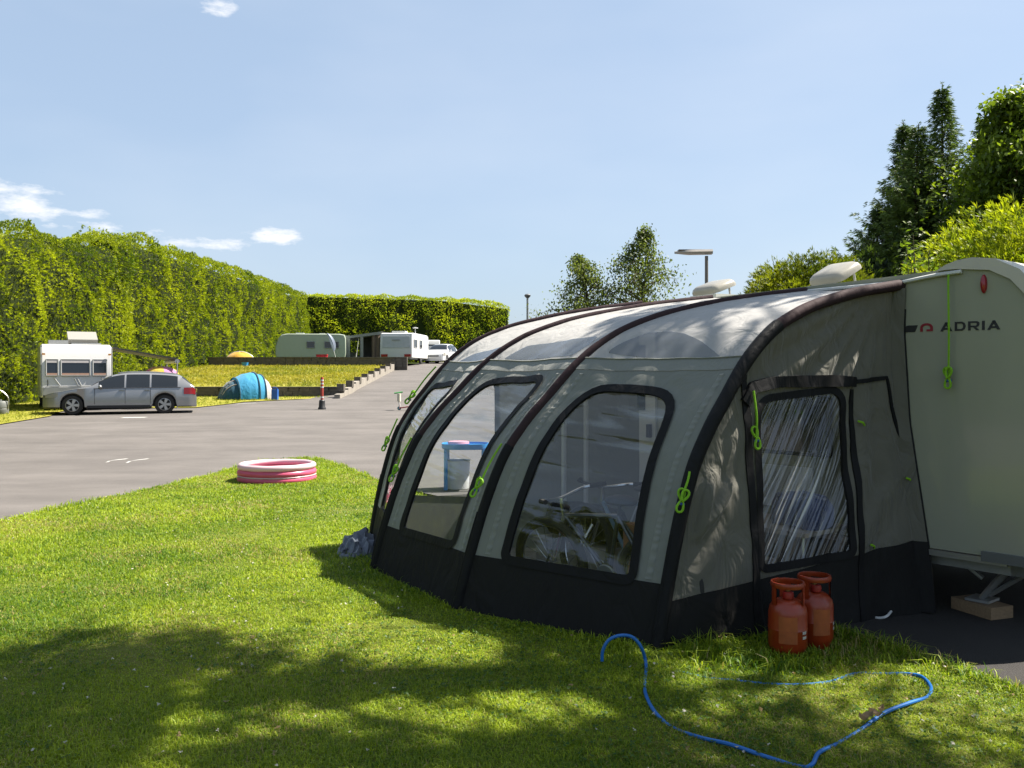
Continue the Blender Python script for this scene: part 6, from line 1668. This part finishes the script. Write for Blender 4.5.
# unmown grass along the awning skirt and round the bottles
edge = [BASE[1], BASE[2], BASE[3], BASE[4], Vector((1.9, 5.75, 0)), cv(0, -.3, 0)]
Pe = []
for i in range(4):
    a, c = edge[i], edge[i + 1]; nn_ = int((c - a).length * 620); nrm_ = Vector((c.y - a.y, a.x - c.x, 0)).normalized()
    if nrm_.dot(Vector((-.5, -.8, 0))) < 0: nrm_ = -nrm_
    for _ in range(nn_):
        d = abs(random.gauss(0, .1)); q = a.lerp(c, random.random()) + nrm_ * (d + .015); Pe.append((q.x, q.y))
for _ in range(1600): Pe.append((1.62 + random.gauss(-.1, .24), 5.24 + random.gauss(0, .1)))
for _ in range(1500):
    u = random.random(); q = Vector((1.9, 6.38, 0)).lerp(Vector((2.9, 4.45, 0)), u); Pe.append((q.x - abs(random.gauss(0, .09)), q.y - abs(random.gauss(0, .06))))
LE = LAWN[-2:] + LAWN[:12]
ed = []
for i in range(len(LE) - 1):
    a, c = Vector((*LE[i], 0)), Vector((*LE[i + 1], 0))
    for _ in range(int((c - a).length * 260)):
        q = a.lerp(c, random.random()); ed.append((q.x + random.gauss(0, .035), q.y + random.gauss(0, .035)))
ed = np.array(ed); parts.append(blades(ed, .03, .075, .010, rng.uniform(.5, 1.3, len(ed)) * (1 + .6 * fast_noise(ed, 2.2, 77))))
Pe = np.array(Pe); tall = np.where(Pe[:, 0] > 1.0, 1., .55); parts.append(blades(Pe, .055, .125, .0065, rng.uniform(.5, 1.25, len(Pe)) * tall))
V, Q, T_, C_ = [], [], [], []; o_ = 0
for v, q, tr, c in parts: V.append(v); Q.append(q + o_); T_.append(tr + o_); C_.append(c); o_ += len(v)
me = fast_mesh('grass_blades', np.concatenate(V), np.concatenate(Q), np.concatenate(C_), M_['blade'], np.concatenate(T_))
gr = link('lawn_grass', me); tag(gr, 'short sunlit green grass covering the lawn round the awning', 'grass', kind='stuff')
# clover and daisies
def rosettes(P, sz, n_l, z, ca, cb, name, label, flat=.35):
    k = len(P); C3 = np.stack([P[:, 0], P[:, 1], np.interp(P[:, 1], [0, 14, 24], [0, 0, .12]) + z * rng.uniform(.6, 1.2, k)], 1)
    ps = []
    for j in range(n_l):
        a = rng.uniform(0, .5, k) + 2 * PI * j / n_l; D = unit(np.stack([np.cos(a), np.sin(a), rng.normal(size=k) * flat], 1)); Wv = unit(np.cross(D, np.array([0, 0, 1.]) + rng.normal(size=(k, 3)) * .3))
        ps.append(leaf_quads(C3, D, Wv, sz * rng.uniform(.7, 1.2, k), sz * .85, mixc(ca, cb, rng.uniform(0, 1, k)), .05))
    o = link(name, fast_mesh(name, *join_parts(ps), m=M_['blade'])); tag(o, label, 'plants', kind='stuff'); return o
P = np.concatenate([scatter(3.6, 6, 260), scatter(6, 10, 120)]); P = P[fast_noise(P, .9, 21) + .5 * fast_noise(P, 3, 22) > .05]
rosettes(P, .017, 3, .038, (.05, .12, .015), (.11, .2, .03), 'clover_leaves', 'patches of low clover leaves scattered in the lawn')
P = np.concatenate([scatter(3.6, 7, 10), scatter(7, 12, 7)]); P = P[fast_noise(P, .7, 25) > -.2]
rosettes(P, .011, 6, .052, (.75, .72, .68), (.7, .62, .6), 'clover_flowers', 'tiny white clover and daisy flowers dotted over the lawn', .5)
P = scatter(3.6, 9, 4)
rosettes(P, .016, 4, .05, (.30, .2, .09), (.42, .32, .16), 'fallen_leaves', 'small dry brown leaf scraps scattered in the lawn', .5)
# coarse tufts on the bank and strip
def tufts(x0, x1, y0, y1, zf, n, h, name, label, ca, cb, keep=None):
    P = np.stack([rng.uniform(x0, x1, n), rng.uniform(y0, y1, n)], 1)
    if keep is not None: P = P[keep(P)]
    n = len(P)
    Pz = np.stack([P[:, 0], P[:, 1], np.array([zf(p[1]) for p in P])], 1); D = unit(np.stack([rng.normal(size=n) * .4, rng.normal(size=n) * .4, np.ones(n)], 1))
    tone = np.clip(.5 + fast_noise(P, .5, 41) * .5 + rng.normal(size=n) * .25, 0, 1)
    o = link(name, fast_mesh(name, *sprays(Pz, D, np.full(n, h) * rng.uniform(.6, 1.3, n), mixc(cb, ca, tone), nleaf=5, spread=.8, aspect=.14), m=M_['blade'])); tag(o, label, 'grass', kind='stuff')
tufts(-20, -7.9, 42.2, 57.8, zbank, 15000, .16, 'bank_grass', 'dry yellowish grass on the bank between the two dark walls', (.46, .40, .06), (.2, .24, .025))
SP = np.array([(-40, 25), (-14.8, 25.8), (-15.1, 29.4), (-15.9, 31.7), (-16.2, 33.6), (-12.1, 34.4), (-11.3, 38.2), (-9.6, 39.9), (-8.0, 40.8), (-7.75, 41.8), (-40, 41.8)])
tufts(-21, -7.8, 25, 41.8, lambda y: zb(y) + .03, 11000, .09, 'strip_grass', 'short green grass round the blue tent and the white caravan', (.36, .38, .035), (.14, .2, .015), lambda P: inside_np(P, SP))
